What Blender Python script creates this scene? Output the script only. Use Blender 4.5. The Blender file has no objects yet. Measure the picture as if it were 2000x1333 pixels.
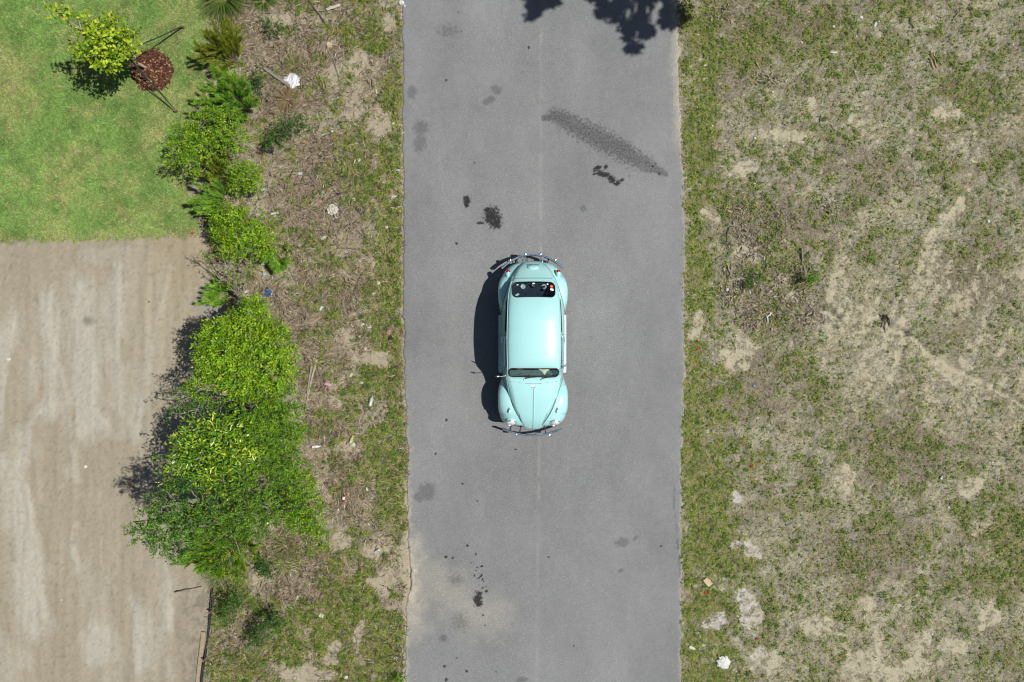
import bpy, math, random
import numpy as np
from mathutils import Vector, Matrix

# ------------------------------------------------------------------ camera, sky, sun, exposure
S = bpy.context.scene
COL = S.collection
CAM_H = 17.5            # drone height above the road
PPM = 85.0              # photo pixels per metre on the ground
cam = bpy.data.cameras.new('camera')
camo = bpy.data.objects.new('camera', cam); COL.objects.link(camo)
camo.location = (0, 0, CAM_H); camo.rotation_euler = (0, 0, 0)
cam.sensor_fit = 'HORIZONTAL'; cam.sensor_width = 36
cam.angle = 2*math.atan(1000/(PPM*CAM_H))
cam.clip_start = .1; cam.clip_end = 3000
S.camera = camo
SHX, SHY = -.57, .035    # shadow shift per metre of height
sun_dir = Vector((-SHX, -SHY, 1)).normalized()
W = bpy.data.worlds.new('World'); S.world = W; W.use_nodes = True
nt = W.node_tree; nt.nodes.clear()
sky = nt.nodes.new('ShaderNodeTexSky'); sky.sky_type = 'NISHITA'; sky.sun_disc = False
sky.sun_elevation = math.asin(sun_dir.z); sky.sun_rotation = math.atan2(sun_dir.x, sun_dir.y)
bg = nt.nodes.new('ShaderNodeBackground'); bg.inputs['Strength'].default_value = .05
wo = nt.nodes.new('ShaderNodeOutputWorld')
nt.links.new(sky.outputs[0], bg.inputs[0]); nt.links.new(bg.outputs[0], wo.inputs[0])
sl = bpy.data.lights.new('sun', 'SUN'); sl.energy = 5.0; sl.angle = math.radians(.53); sl.color = (1, .965, .92)
so = bpy.data.objects.new('sun', sl); COL.objects.link(so); so.location = (10, 0, 30)
so.rotation_euler = (-sun_dir).to_track_quat('-Z', 'Y').to_euler()
S.view_settings.view_transform = 'Standard'; S.view_settings.look = 'None'
S.view_settings.exposure = .17; S.view_settings.gamma = 1
S.view_settings.use_curve_mapping = False
S.render.engine = 'CYCLES'; S.cycles.filter_width = 1.15

rng = np.random.default_rng(7)
random.seed(7)
PI = math.pi

# ------------------------------------------------------------------ helpers
def P(px, py, h=0.):
    """point of the place seen at photo pixel (px,py) when it stands h metres up"""
    s = (1-h/CAM_H)/PPM
    return (np.asarray(px, float)-1000)*s, (666.5-np.asarray(py, float))*s
def V(px, py, h=0.):
    x, y = P(px, py, h); return Vector((float(x), float(y), h))
K = 1.66
def A(r, g, b):
    """albedo that shows as this sRGB colour on level sunlit ground"""
    c = np.array([r, g, b], float)/255
    return np.where(c <= .04045, c/12.92, ((c+.055)/1.055)**2.4)/K
def ss(a, b, x):
    t = np.clip((x-a)/(b-a), 0, 1); return t*t*(3-2*t)
def hsh(ix, iy, seed):
    h = (ix.astype(np.int64)*374761393 + iy.astype(np.int64)*668265263 + seed*974634777) & 0xffffffff
    h = ((h ^ (h >> 13))*1274126177) & 0xffffffff
    h = ((h ^ (h >> 16))*2246822519) & 0xffffffff
    return ((h ^ (h >> 15)) & 0xffffff)/float(0xffffff)
def vn(x, y, seed=0):
    x = np.asarray(x, float); y = np.asarray(y, float)
    ix = np.floor(x); iy = np.floor(y); fx = x-ix; fy = y-iy
    ix = ix.astype(np.int64); iy = iy.astype(np.int64)
    fx = fx*fx*(3-2*fx); fy = fy*fy*(3-2*fy)
    a = hsh(ix, iy, seed); b = hsh(ix+1, iy, seed); c = hsh(ix, iy+1, seed); d = hsh(ix+1, iy+1, seed)
    return (a*(1-fx)+b*fx)*(1-fy)+(c*(1-fx)+d*fx)*fy
def fbm(x, y, seed=0, o=4):
    s = 0; a = .5; t = 0
    for k in range(o):
        s = s+a*vn(x*2**k+k*13.7, y*2**k-k*7.3, seed+k*31); t += a; a *= .55
    return s/t
def seg_d(px, py, pts):
    """distance to a polyline, in pixels"""
    d = np.full(np.shape(px), 1e9)
    for (x0, y0), (x1, y1) in zip(pts[:-1], pts[1:]):
        vx, vy = x1-x0, y1-y0; L = vx*vx+vy*vy+1e-9
        t = np.clip(((px-x0)*vx+(py-y0)*vy)/L, 0, 1)
        d = np.minimum(d, np.hypot(px-x0-t*vx, py-y0-t*vy))
    return d
def blob(px, py, cx, cy, rx, ry, ang=0):
    """1 at the centre, 0 on the rim"""
    a = math.radians(ang); dx = px-cx; dy = py-cy
    u = (dx*math.cos(a)+dy*math.sin(a))/rx; v = (-dx*math.sin(a)+dy*math.cos(a))/ry
    return 1-np.sqrt(u*u+v*v)
def tag(o, label=None, cat=None, group=None, kind=None):
    if label: o['label'] = label
    if cat: o['category'] = cat
    if group: o['group'] = group
    if kind: o['kind'] = kind
    return o
def link(name, me, mat=None, parent=None):
    o = bpy.data.objects.new(name, me); COL.objects.link(o)
    if mat and not me.materials: me.materials.append(mat)
    if parent: o.parent = parent
    return o
def empty(name, loc=(0, 0, 0), rz=0):
    o = bpy.data.objects.new(name, None); COL.objects.link(o)
    o.empty_display_size = .2; o.location = loc; o.rotation_euler = (0, 0, rz); return o
def np_mesh(name, co, faces, col=None, smooth=False, attrs=None, col2=None):
    """faces: (n,k) int array"""
    me = bpy.data.meshes.new(name)
    co = np.asarray(co, np.float32); faces = np.asarray(faces, np.int32); n, k = faces.shape
    me.vertices.add(len(co)); me.vertices.foreach_set('co', co.ravel())
    me.loops.add(n*k); me.loops.foreach_set('vertex_index', faces.ravel())
    me.polygons.add(n); me.polygons.foreach_set('loop_start', np.arange(0, n*k, k, dtype=np.int32))
    me.polygons.foreach_set('loop_total', np.full(n, k, np.int32))
    if smooth: me.polygons.foreach_set('use_smooth', np.ones(n, bool))
    me.update(calc_edges=True)
    if col is not None:
        a = me.color_attributes.new('Col', 'FLOAT_COLOR', 'POINT')
        c = np.ones((len(co), 4), np.float32); c[:, :3] = col; a.data.foreach_set('color', c.ravel())
    if col2 is not None:
        a = me.color_attributes.new('Col2', 'FLOAT_COLOR', 'POINT')
        c = np.ones((len(co), 4), np.float32); c[:, :3] = col2; a.data.foreach_set('color', c.ravel())
    for nm, v in (attrs or {}).items():
        a = me.attributes.new(nm, 'FLOAT', 'POINT'); a.data.foreach_set('value', np.asarray(v, np.float32).ravel())
    return me
class MB:
    def __init__(s): s.v = []; s.f = []
    def add(s, vs, fs):
        b = len(s.v); s.v += [tuple(map(float, v)) for v in vs]; s.f += [tuple(b+i for i in f) for f in fs]; return s
    def box(s, c, d, rz=0, M=None):
        x, y, z = [k/2 for k in d]; ca, sa = math.cos(rz), math.sin(rz); vs = []
        for dz in (-z, z):
            for dx, dy in ((-x, -y), (x, -y), (x, y), (-x, y)):
                p = Vector((dx*ca-dy*sa, dx*sa+dy*ca, dz))
                if M: p = M @ p
                vs.append((c[0]+p.x, c[1]+p.y, c[2]+p.z))
        return s.add(vs, [(3, 2, 1, 0), (4, 5, 6, 7), (0, 1, 5, 4), (1, 2, 6, 5), (2, 3, 7, 6), (3, 0, 4, 7)])
    def tube(s, pts, r, n=8, closed=False, cap=True):
        pts = [Vector(p) for p in pts]; m = len(pts)
        rs = r if hasattr(r, '__len__') else [r]*m; vs = []; up = None
        for i, p in enumerate(pts):
            a = pts[(i-1) % m] if closed or i else p; b = pts[(i+1) % m] if closed or i < m-1 else p
            t = (b-a).normalized() if (b-a).length > 1e-9 else Vector((0, 0, 1))
            if up is None: up = Vector((0, 0, 1)) if abs(t.z) < .9 else Vector((1, 0, 0))
            u = t.cross(up)
            if u.length < 1e-6: u = t.orthogonal()
            u.normalize(); w = u.cross(t).normalized(); up = w
            for k in range(n):
                q = 2*PI*k/n; vs.append(p+(u*math.cos(q)+w*math.sin(q))*rs[i])
        fs = []
        for i in range(m if closed else m-1):
            for k in range(n):
                j = (i+1) % m; fs.append((i*n+k, j*n+k, j*n+(k+1) % n, i*n+(k+1) % n))
        if cap and not closed:
            fs.append(tuple(range(n))); fs.append(tuple((m-1)*n+k for k in reversed(range(n))))
        return s.add(vs, fs)
    def lathe(s, prof, M=Matrix(), n=20):
        """prof: (radius, z) pairs, turned round local Z, placed by M"""
        vs = []
        for r, z in prof:
            for k in range(n):
                q = 2*PI*k/n; vs.append(M @ Vector((r*math.cos(q), r*math.sin(q), z)))
        fs = [(i*n+k, i*n+(k+1) % n, (i+1)*n+(k+1) % n, (i+1)*n+k) for i in range(len(prof)-1) for k in range(n)]
        fs.append(tuple(reversed(range(n)))); fs.append(tuple((len(prof)-1)*n+k for k in range(n)))
        return s.add(vs, fs)
    def build(s, name, mat, parent=None, smooth=True, sharp=40):
        me = bpy.data.meshes.new(name); me.from_pydata(s.v, [], s.f); me.validate(); me.update()
        if smooth:
            for p in me.polygons: p.use_smooth = True
            me.set_sharp_from_angle(angle=math.radians(sharp))
        return link(name, me, mat, parent)

# ------------------------------------------------------------------ materials
def newmat(name):
    m = bpy.data.materials.new(name); m.use_nodes = True; n = m.node_tree.nodes; l = m.node_tree.links
    return m, n, l, n['Principled BSDF']
def simple(name, c, rough=.5, metal=0, coat=0, spec=.5, vary=.15, scale=20, bump=0.):
    m, n, l, b = newmat(name)
    b.inputs['Roughness'].default_value = rough; b.inputs['Metallic'].default_value = metal
    b.inputs['Coat Weight'].default_value = coat; b.inputs['Coat Roughness'].default_value = .022
    b.inputs['Specular IOR Level'].default_value = spec
    tc = n.new('ShaderNodeTexCoord'); no = n.new('ShaderNodeTexNoise'); no.inputs['Scale'].default_value = scale
    no.inputs['Detail'].default_value = 5; l.new(tc.outputs['Object'], no.inputs['Vector'])
    mr = n.new('ShaderNodeMapRange'); mr.inputs['To Min'].default_value = 1-vary; mr.inputs['To Max'].default_value = 1+vary
    mr.inputs['From Min'].default_value = .25; mr.inputs['From Max'].default_value = .75
    l.new(no.outputs['Fac'], mr.inputs['Value'])
    mx = n.new('ShaderNodeVectorMath'); mx.operation = 'SCALE'; mx.inputs[0].default_value = tuple(map(float, c[:3]))
    l.new(mr.outputs[0], mx.inputs['Scale']); l.new(mx.outputs[0], b.inputs['Base Color'])
    if bump:
        bu = n.new('ShaderNodeBump'); bu.inputs['Strength'].default_value = bump; bu.inputs['Distance'].default_value = .01
        l.new(no.outputs['Fac'], bu.inputs['Height']); l.new(bu.outputs[0], b.inputs['Normal'])
    return m
def leafmat(name, trans=.35, rough=.5, spec=.4):
    m, n, l, b = newmat(name)
    a = n.new('ShaderNodeAttribute'); a.attribute_name = 'Col'
    b.inputs['Roughness'].default_value = rough; b.inputs['Specular IOR Level'].default_value = spec
    l.new(a.outputs['Color'], b.inputs['Base Color'])
    t = n.new('ShaderNodeBsdfTranslucent'); g = n.new('ShaderNodeVectorMath'); g.operation = 'MULTIPLY'
    g.inputs[1].default_value = (1.15, 1.2, .5); l.new(a.outputs['Color'], g.inputs[0]); l.new(g.outputs[0], t.inputs['Color'])
    mx = n.new('ShaderNodeMixShader'); mx.inputs[0].default_value = trans
    l.new(b.outputs[0], mx.inputs[1]); l.new(t.outputs[0], mx.inputs[2])
    l.new(mx.outputs[0], n['Material Output'].inputs['Surface'])
    return m
def groundmat(name, s1=20, s2=85, vary=.60, bumpd=.022, sand=True, specks=.62):
    """vertex albedo broken up by noise; a ragged second albedo where the sand lies bare"""
    m, n, l, b = newmat(name)
    a = n.new('ShaderNodeAttribute'); a.attribute_name = 'Col'
    tc = n.new('ShaderNodeTexCoord')
    def noise(sc, det=5, ro=.7):
        t = n.new('ShaderNodeTexNoise'); t.inputs['Scale'].default_value = sc; t.inputs['Detail'].default_value = det; t.inputs['Roughness'].default_value = ro
        l.new(tc.outputs['Object'], t.inputs['Vector']); return t.outputs['Fac']
    def mr(x, p, q, c, d, sm=False):
        t = n.new('ShaderNodeMapRange'); t.interpolation_type = 'SMOOTHSTEP' if sm else 'LINEAR'
        for k, w in zip(('From Min', 'From Max', 'To Min', 'To Max'), (p, q, c, d)): t.inputs[k].default_value = w
        l.new(x, t.inputs['Value']); return t.outputs[0]
    def mm(op, x, y):
        t = n.new('ShaderNodeMath'); t.operation = op
        for i, w in enumerate((x, y)):
            if isinstance(w, (int, float)): t.inputs[i].default_value = w
            else: l.new(w, t.inputs[i])
        return t.outputs[0]
    n1 = noise(s1, 8, .75); n2 = noise(s2, 3, .6); n3 = noise(46, 3, .7)
    ad = mm('ADD', n1, n2); f = mr(ad, .75, 1.25, 1-vary, 1+vary)
    dk = mr(n3, .36, .46, 1-specks, 1, True); f = mm('MULTIPLY', f, dk); n4 = noise(60, 2, .5); lt = mr(n4, .60, .70, 1, 1+specks*.7, True); f = mm('MULTIPLY', f, lt)
    col = a.outputs['Color']
    if sand:
        sa = n.new('ShaderNodeAttribute'); sa.attribute_name = 'sand'; sc = n.new('ShaderNodeAttribute'); sc.attribute_name = 'Col2'
        nm = noise(5.5, 6, .62); k = mm('ADD', sa.outputs['Fac'], mm('ADD', mm('MULTIPLY', mm('SUBTRACT', n1, .5), 1.3), mm('MULTIPLY', mm('SUBTRACT', nm, .5), 2.9))); k = mr(k, .42, .88, 0, .95, True)
        mx = n.new('ShaderNodeMix'); mx.data_type = 'RGBA'; l.new(k, mx.inputs[0]); l.new(col, mx.inputs[6]); l.new(sc.outputs['Color'], mx.inputs[7]); col = mx.outputs[2]
        f2 = mr(ad, .75, 1.25, .80, 1.16); mf = n.new('ShaderNodeMix'); l.new(k, mf.inputs[0]); l.new(f, mf.inputs[2]); l.new(f2, mf.inputs[3]); f = mf.outputs[0]
    mx = n.new('ShaderNodeVectorMath'); mx.operation = 'SCALE'; l.new(col, mx.inputs[0]); l.new(f, mx.inputs['Scale'])
    l.new(mx.outputs[0], b.inputs['Base Color']); b.inputs['Roughness'].default_value = .95; b.inputs['Specular IOR Level'].default_value = .15
    bu = n.new('ShaderNodeBump'); bu.inputs['Strength'].default_value = .8; bu.inputs['Distance'].default_value = bumpd
    l.new(ad, bu.inputs['Height']); l.new(bu.outputs[0], b.inputs['Normal'])
    return m
M_ground = groundmat('dry_earth')
M_dirt = groundmat('graded_dirt', 12, 120, .10, .005, False, .10)
M_lawn = groundmat('turf_soil', 40, 140, .3, .01, False, .3)
M_leaf = leafmat('leaf'); M_gloss = leafmat('glossy_leaf', .25, .3, .6); M_grass = leafmat('grass_blade', .3, .6, .25)
M_twig = leafmat('dry_twig', .0, .9, .1)
M_bark = simple('bark', A(150, 132, 108), .9, vary=.3, scale=30, bump=.5)
M_barkgrey = simple('grey_bark', A(168, 160, 148), .9, vary=.3, scale=30, bump=.5)

# ------------------------------------------------------------------ the ground: one sheet cut into its zones
def axis(a, b, step, far):
    c = np.arange(a, b+step/2, step); o = []; d = step
    x = b
    while x < far: d *= 1.35; x += d; o.append(x)
    lo = []; d = step; x = a
    while x > -far: d *= 1.35; x -= d; lo.append(x)
    return np.concatenate([lo[::-1], c, o])
gx = axis(-180, 2180, 4, 45000); gy = axis(-180, 1515, 4, 45000)
GX, GY = np.meshgrid(gx, gy)        # photo pixels on the ground plane
def road_left(py):
    b = np.interp(py, [-400, 0, 120, 300, 600, 800, 900, 1050, 1110, 1150, 1190, 1333, 1700], [785, 785, 786, 787, 788, 792, 796, 797, 803, 802, 793, 792, 792])
    return b+(fbm(py/22., py*0, 5, 3)-.5)*7+(vn(py/5., py*0, 9)-.5)*2.5
def road_right(py):
    b = np.interp(py, [-400, 0, 60, 150, 250, 330, 345, 420, 700, 850, 900, 1000, 1333, 1700], [1321, 1322, 1324, 1325, 1328, 1330, 1336, 1336, 1337, 1334, 1330, 1331, 1330, 1330])
    return b+(fbm(py/20., py*0+4, 6, 3)-.5)*8+(vn(py/5., py*0, 19)-.5)*2.5
def lawn_f(px, py):
    """>0 on the lawn"""
    e = np.interp(px, [-200, 0, 150, 330, 400], [476, 474, 470, 464, 455])+(fbm(px/9., py/9., 21, 4)-.5)*26
    r = np.interp(py, [-200, 0, 60, 130, 240, 330, 420, 470], [420, 412, 405, 400, 372, 352, 385, 395])+(fbm(px/14., py/14., 22, 3)-.5)*26
    return np.minimum(e-py, r-px)
def dirt_f(px, py):
    """>0 on the graded dirt lot"""
    r = np.interp(py, [460, 520, 600, 700, 1000, 1100, 1200, 1333, 1500], [405, 400, 440, 430, 420, 405, 408, 392, 385])+(fbm(px/10., py/10., 23, 3)-.5)*8
    return np.minimum(r-px, py-462)
CHANNEL = [(1606, 607), (1632, 621), (1671, 625), (1723, 621), (1751, 649), (1790, 663), (1818, 691), (1849, 712), (1874, 730), (1916, 744), (1996, 789), (2080, 830)]
RUT = [(1893, 380), (1850, 430), (1820, 470), (1806, 510), (1787, 560), (1773, 625), (1745, 760)]
RUT2 = [(1868, 350), (1905, 330), (1880, 260), (1850, 215)]
SAND = [(1390, 418, 24, 12, 35), (1465, 488, 18, 24, -20), (1440, 500, 10, 12, 0), (1454, 680, 26, 24, 0), (1440, 705, 34, 16, 30), (1432, 712, 20, 14, 0), (1527, 544, 12, 10, 0), (1552, 581, 12, 10, 0),
        (1585, 586, 9, 14, -20), (1363, 635, 10, 30, 0), (1358, 655, 14, 16, 0), (1455, 602, 9, 8, 0), (1445, 547, 14, 10, 0), (1933, 1205, 24, 22, -30), (1716, 1250, 12, 22, 0),
        (1685, 1300, 44, 34, -20), (1800, 1255, 22, 34, 20), (1870, 1262, 28, 20, 0), (1470, 1078, 19, 14, 40), (1440, 1066, 9, 9, 0), (1468, 1200, 24, 28, 0), (1450, 1165, 20, 15, 0), (1436, 974, 14, 12, 0),
        (1401, 1216, 22, 16, -30), (1850, 722, 38, 22, 35), (1868, 732, 26, 24, 0), (1905, 745, 16, 14, 0), (1960, 750, 9, 14, 25), (1590, 200, 12, 14, 0), (1850, 215, 32, 20, 0), (1540, 265, 60, 12, 5),
        (1700, 1180, 26, 12, 20), (1600, 1225, 40, 20, -10), (1650, 940, 20, 30, 10), (1900, 950, 30, 20, -30), (1625, 560, 8, 34, 15), (1455, 330, 30, 14, -30), (1663, 235, 6, 8, 0), (1770, 1310, 60, 20, -15), (1500, 1290, 34, 24, 0),
        (690, 215, 22, 30, 20), (650, 140, 16, 40, 0), (700, 120, 18, 20, 0), (760, 45, 16, 22, 0), (645, 88, 12, 10, 0), (560, 35, 34, 14, 20), (660, 1055, 30, 16, 0), (730, 1070, 34, 18, -20), (760, 1130, 26, 18, 30),
        (745, 1150, 30, 14, 35), (790, 1100, 8, 60, 0), (770, 1180, 26, 12, 0), (690, 880, 20, 16, 0), (668, 870, 16, 12, 0), (650, 790, 14, 10, 0), (600, 1320, 60, 16, 0), (650, 1280, 14, 30, 25), (700, 1240, 10, 30, 10),
        (672, 660, 16, 20, 0), (765, 385, 8, 14, 0), (730, 700, 40, 14, 10), (520, 1130, 26, 20, 0), (790, 20, 10, 14, 0), (740, 240, 26, 30, 0), (470, 590, 18, 10, 0), (545, 760, 14, 20, 0)]
BROWN = [(560, 190, 60, 40, 0), (600, 420, 60, 50, 20), (590, 450, 40, 40, 0), (560, 600, 60, 40, 30), (600, 660, 60, 50, 0), (640, 330, 70, 60, 20), (580, 100, 60, 50, 0), (600, 740, 50, 40, 0), (640, 560, 60, 40, 0),
         (560, 1080, 60, 34, 0), (610, 1110, 50, 40, 0), (470, 1240, 50, 60, 0), (560, 1150, 50, 40, 0), (680, 940, 40, 60, 0), (640, 830, 30, 40, 0), (480, 60, 40, 60, 0), (1520, 430, 110, 50, 10), (1520, 600, 80, 50, 0), (1450, 40, 90, 50, 0), (1430, 150, 60, 40, 0), (1560, 30, 80, 30, 0), (1700, 340, 70, 50, 0), (1900, 560, 70, 60, 0), (1760, 880, 90, 60, 0), (1700, 1080, 90, 60, 0), (1480, 760, 60, 60, 0)]
GREEN = [(1370, 100, 40, 110, 0), (1365, 280, 34, 120, 0), (1375, 380, 34, 40, 0), (1365, 540, 34, 90, 0), (1360, 720, 24, 100, 0), (1365, 860, 50, 120, 0), (1380, 960, 60, 80, 0), (1400, 1090, 70, 90, 0), (1390, 1170, 60, 60, 0),
         (1370, 1280, 50, 70, 0), (1420, 1320, 50, 40, 0), (1965, 1070, 50, 90, 0), (1940, 1130, 60, 30, 0), (1880, 190, 60, 50, 0), (1610, 80, 80, 60, 0), (1470, 90, 70, 50, 0), (1700, 90, 60, 40, 0), (1640, 780, 50, 30, 0), (1530, 520, 40, 40, 0),
         (730, 60, 50, 50, 0), (770, 200, 20, 80, 0), (760, 300, 30, 80, 0), (770, 450, 24, 80, 0), (750, 560, 40, 50, 0), (760, 700, 34, 80, 0), (730, 760, 50, 30, -20), (770, 860, 24, 80, 0), (760, 960, 34, 90, 0), (740, 880, 40, 40, 0),
         (700, 1170, 70, 60, 30), (740, 1260, 50, 80, 0), (660, 1230, 60, 60, 0), (690, 1310, 60, 40, 0), (470, 1310, 50, 40, 0), (600, 1190, 40, 30, 0), (450, 1180, 40, 60, 0), (700, 330, 40, 60, 0), (680, 300, 40, 30, 0), (560, 1260, 40, 40, 0)]
def maskset(px, py, L, seed, rag=.55, sc=16.):
    w = (fbm(px/sc, py/sc, seed, 4)-.5)*2*rag
    m = np.zeros(np.shape(px))
    for cx, cy, rx, ry, an in L:
        rx *= 1.25; ry *= 1.25
        sel = (np.abs(px-cx) < 1.9*max(rx, ry)) & (np.abs(py-cy) < 1.9*max(rx, ry))
        if not sel.any(): continue
        b = blob(px[sel], py[sel], cx, cy, rx, ry, an)
        m[sel] = np.maximum(m[sel], ss(-.05, .35, b+w[sel]))
    return m
def fields(px, py):
    """sand, brown, green fractions 0..1 for the scrub either side of the road"""
    sand = maskset(px, py, SAND, 40)*.74
    n = (fbm(px/9., py/9., 41, 3)-.5)
    dch = seg_d(px, py, CHANNEL)
    sand = np.maximum(sand, ss(8, 1, dch+n*14)*ss(.3, .45, vn(px/16., py/16., 52)+.22))
    dr = np.minimum(seg_d(px, py, RUT), seg_d(px, py, RUT2)+9)
    sand = np.maximum(sand, .80*ss(19, 1, dr+n*34))
    big = fbm(px/60., py/60., 42, 5)
    sand = np.maximum(sand, .36*ss(.58, .74, big))
    diag = fbm((px+py*.45)/26., (py-px*.3)/120., 47, 4)
    zone = ss(1560, 1640, px)*ss(420, 520, py)*ss(900, 700, py)
    sand = np.maximum(sand, zone*.62*ss(.42, .6, diag))
    dl = np.abs(px-road_left(py)); drr = np.abs(px-road_right(py))
    sand = np.maximum(sand, .95*ss(9, 3, np.minimum(dl, drr*1.3)+n*10)*np.where(px > 1060, np.where(py < 350, 1., .4), np.where(py > 840, 1., .6))*(.25+.75*ss(.35, .6, vn(py/34., px*0+3, 57))))
    green = np.maximum(.9*maskset(px, py, GREEN, 43, .9, 22.), .75*ss(.50, .66, fbm(px/30., py/30., 44, 5)))
    brown = np.maximum(maskset(px, py, BROWN, 45, .8, 24.), .5*ss(.5, .66, fbm(px/34.+9, py/34., 46, 5)))
    green = green*(1-sand*.9)
    # between the two: paths of the excavator and the sparse middle of the lot
    green = green*(1-.55*ss(1590, 1650, px)*ss(470, 560, py)*ss(860, 780, py))
    return sand, brown, green
def ground_colour(px, py):
    sand, brown, green = fields(px, py)
    n1 = fbm(px/6., py/6., 60, 4)[..., None]; n2 = fbm(px/2.6, py/2.6, 61, 2)[..., None]; n3 = fbm(px/70., py/70., 62, 3)[..., None]
    right = (px > 1060)[..., None]
    dkp = (.5*ss(.5, .64, fbm(px/44., py/44., 64, 4)))[..., None]
    base = np.where(right, A(184, 178, 153), A(188, 178, 153))*(.66+.68*n1)
    base = base*(1-.12*(n3-.5)*2)
    speck = ss(.56, .72, n2)
    base = base*(1-speck*.38)*(1-dkp*.30)
    warm = ss(.45, .62, fbm(px/26., py/26., 63, 3))[..., None]
    c = base*(1-warm*np.array([0., .03, .10]))
    bc = np.where(right, A(150, 138, 118), A(158, 140, 120))*(.6+.8*n1)
    c = c*(1-brown[..., None]*.72)+bc*brown[..., None]*.72
    gc = A(130, 128, 80)*(.6+.8*n1)
    c = c*(1-green[..., None]*.7)+gc*green[..., None]*.7
    pale = ss(1520, 1440, px)*ss(930, 980, py)          # chalky white patches low on the right
    sc = np.where(right, A(210, 201, 172)*(1-pale[..., None])+A(222, 217, 208)*pale[..., None], A(198, 186, 160))
    sc = sc*(.9+.2*n1)
    return c, sc, sand
def lawn_colour(px, py):
    n1 = fbm(px/5., py/5., 70, 3)[..., None]; big = fbm(px/60., py/60., 71, 4); mid = fbm(px/22., py/22., 73, 3)
    c = A(130, 164, 86)*np.ones(px.shape+(1,))
    y = .5*ss(.48, .68, big)+.3*ss(.5, .68, mid); y = y+.7*ss(110, 20, px)*ss(60, 130, py)*ss(290, 200, py)+.5*ss(.45, .6, fbm(px/20., py/20., 79, 3))*ss(300, 350, px)*ss(10, 50, py)*ss(230, 160, py)+.45*ss(.48, .62, fbm(px/18., py/12., 74, 3))*ss(250, 300, py)*ss(60, 140, px)*ss(330, 230, px)
    y = np.clip(y+.6*ss(470, 440, 470-np.abs(py-462)+0*px)*0, 0, 1)[..., None]
    c = c*(1-y*.7)+A(190, 180, 124)*y*.7
    edge = ss(26, 0, lawn_f(px, py))[..., None]
    c = c*(1-edge*.5)+A(168, 160, 112)*edge*.5
    dg = ss(.5, .66, fbm(px/36., py/36., 77, 4))[..., None]; c = c*(1-dg*.25)
    return c*(.62+.76*n1)
PALE = [(290, 585, 80, 80, 0), (150, 630, 34, 80, 0), (300, 700, 40, 70, 0), (100, 805, 38, 22, -20), (28, 900, 30, 60, 10), (60, 1120, 30, 110, -8), (160, 740, 26, 60, 0), (20, 1010, 40, 60, 0), (178, 820, 14, 30, 0), (250, 780, 26, 60, 0), (190, 1250, 40, 36, 0), (300, 1260, 30, 60, -10), (20, 640, 20, 40, 10), (240, 500, 60, 18, 0), (60, 740, 14, 50, 15), (330, 1180, 16, 40, 0), (10, 1290, 50, 40, 0)]
EDGES = [([(74, 560), (80, 666), (88, 830)], 55), ([(143, 540), (144, 700), (146, 880)], 95), ([(58, 930), (66, 1130), (82, 1270)], -70), ([(168, 1195), (166, 1320)], 60), ([(235, 520), (236, 720)], -60), ([(305, 1150), (322, 1250)], 26), ([(30, 620), (10, 760), (4, 860)], -40), ([(250, 1150), (262, 1333)], 40)]
STREAK_L = [[(95, 560), (85, 640), (130, 780), (140, 930)], [(95, 785), (50, 830), (40, 930), (70, 1060), (80, 1230)], [(180, 700), (175, 800), (215, 840)], [(230, 520), (225, 700), (235, 850)], [(330, 520), (300, 640), (260, 860)],
            [(140, 1030), (135, 1070), (150, 1110)], [(320, 1100), (330, 1150), (325, 1220)], [(0, 900), (40, 980), (50, 1180)]]
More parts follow.
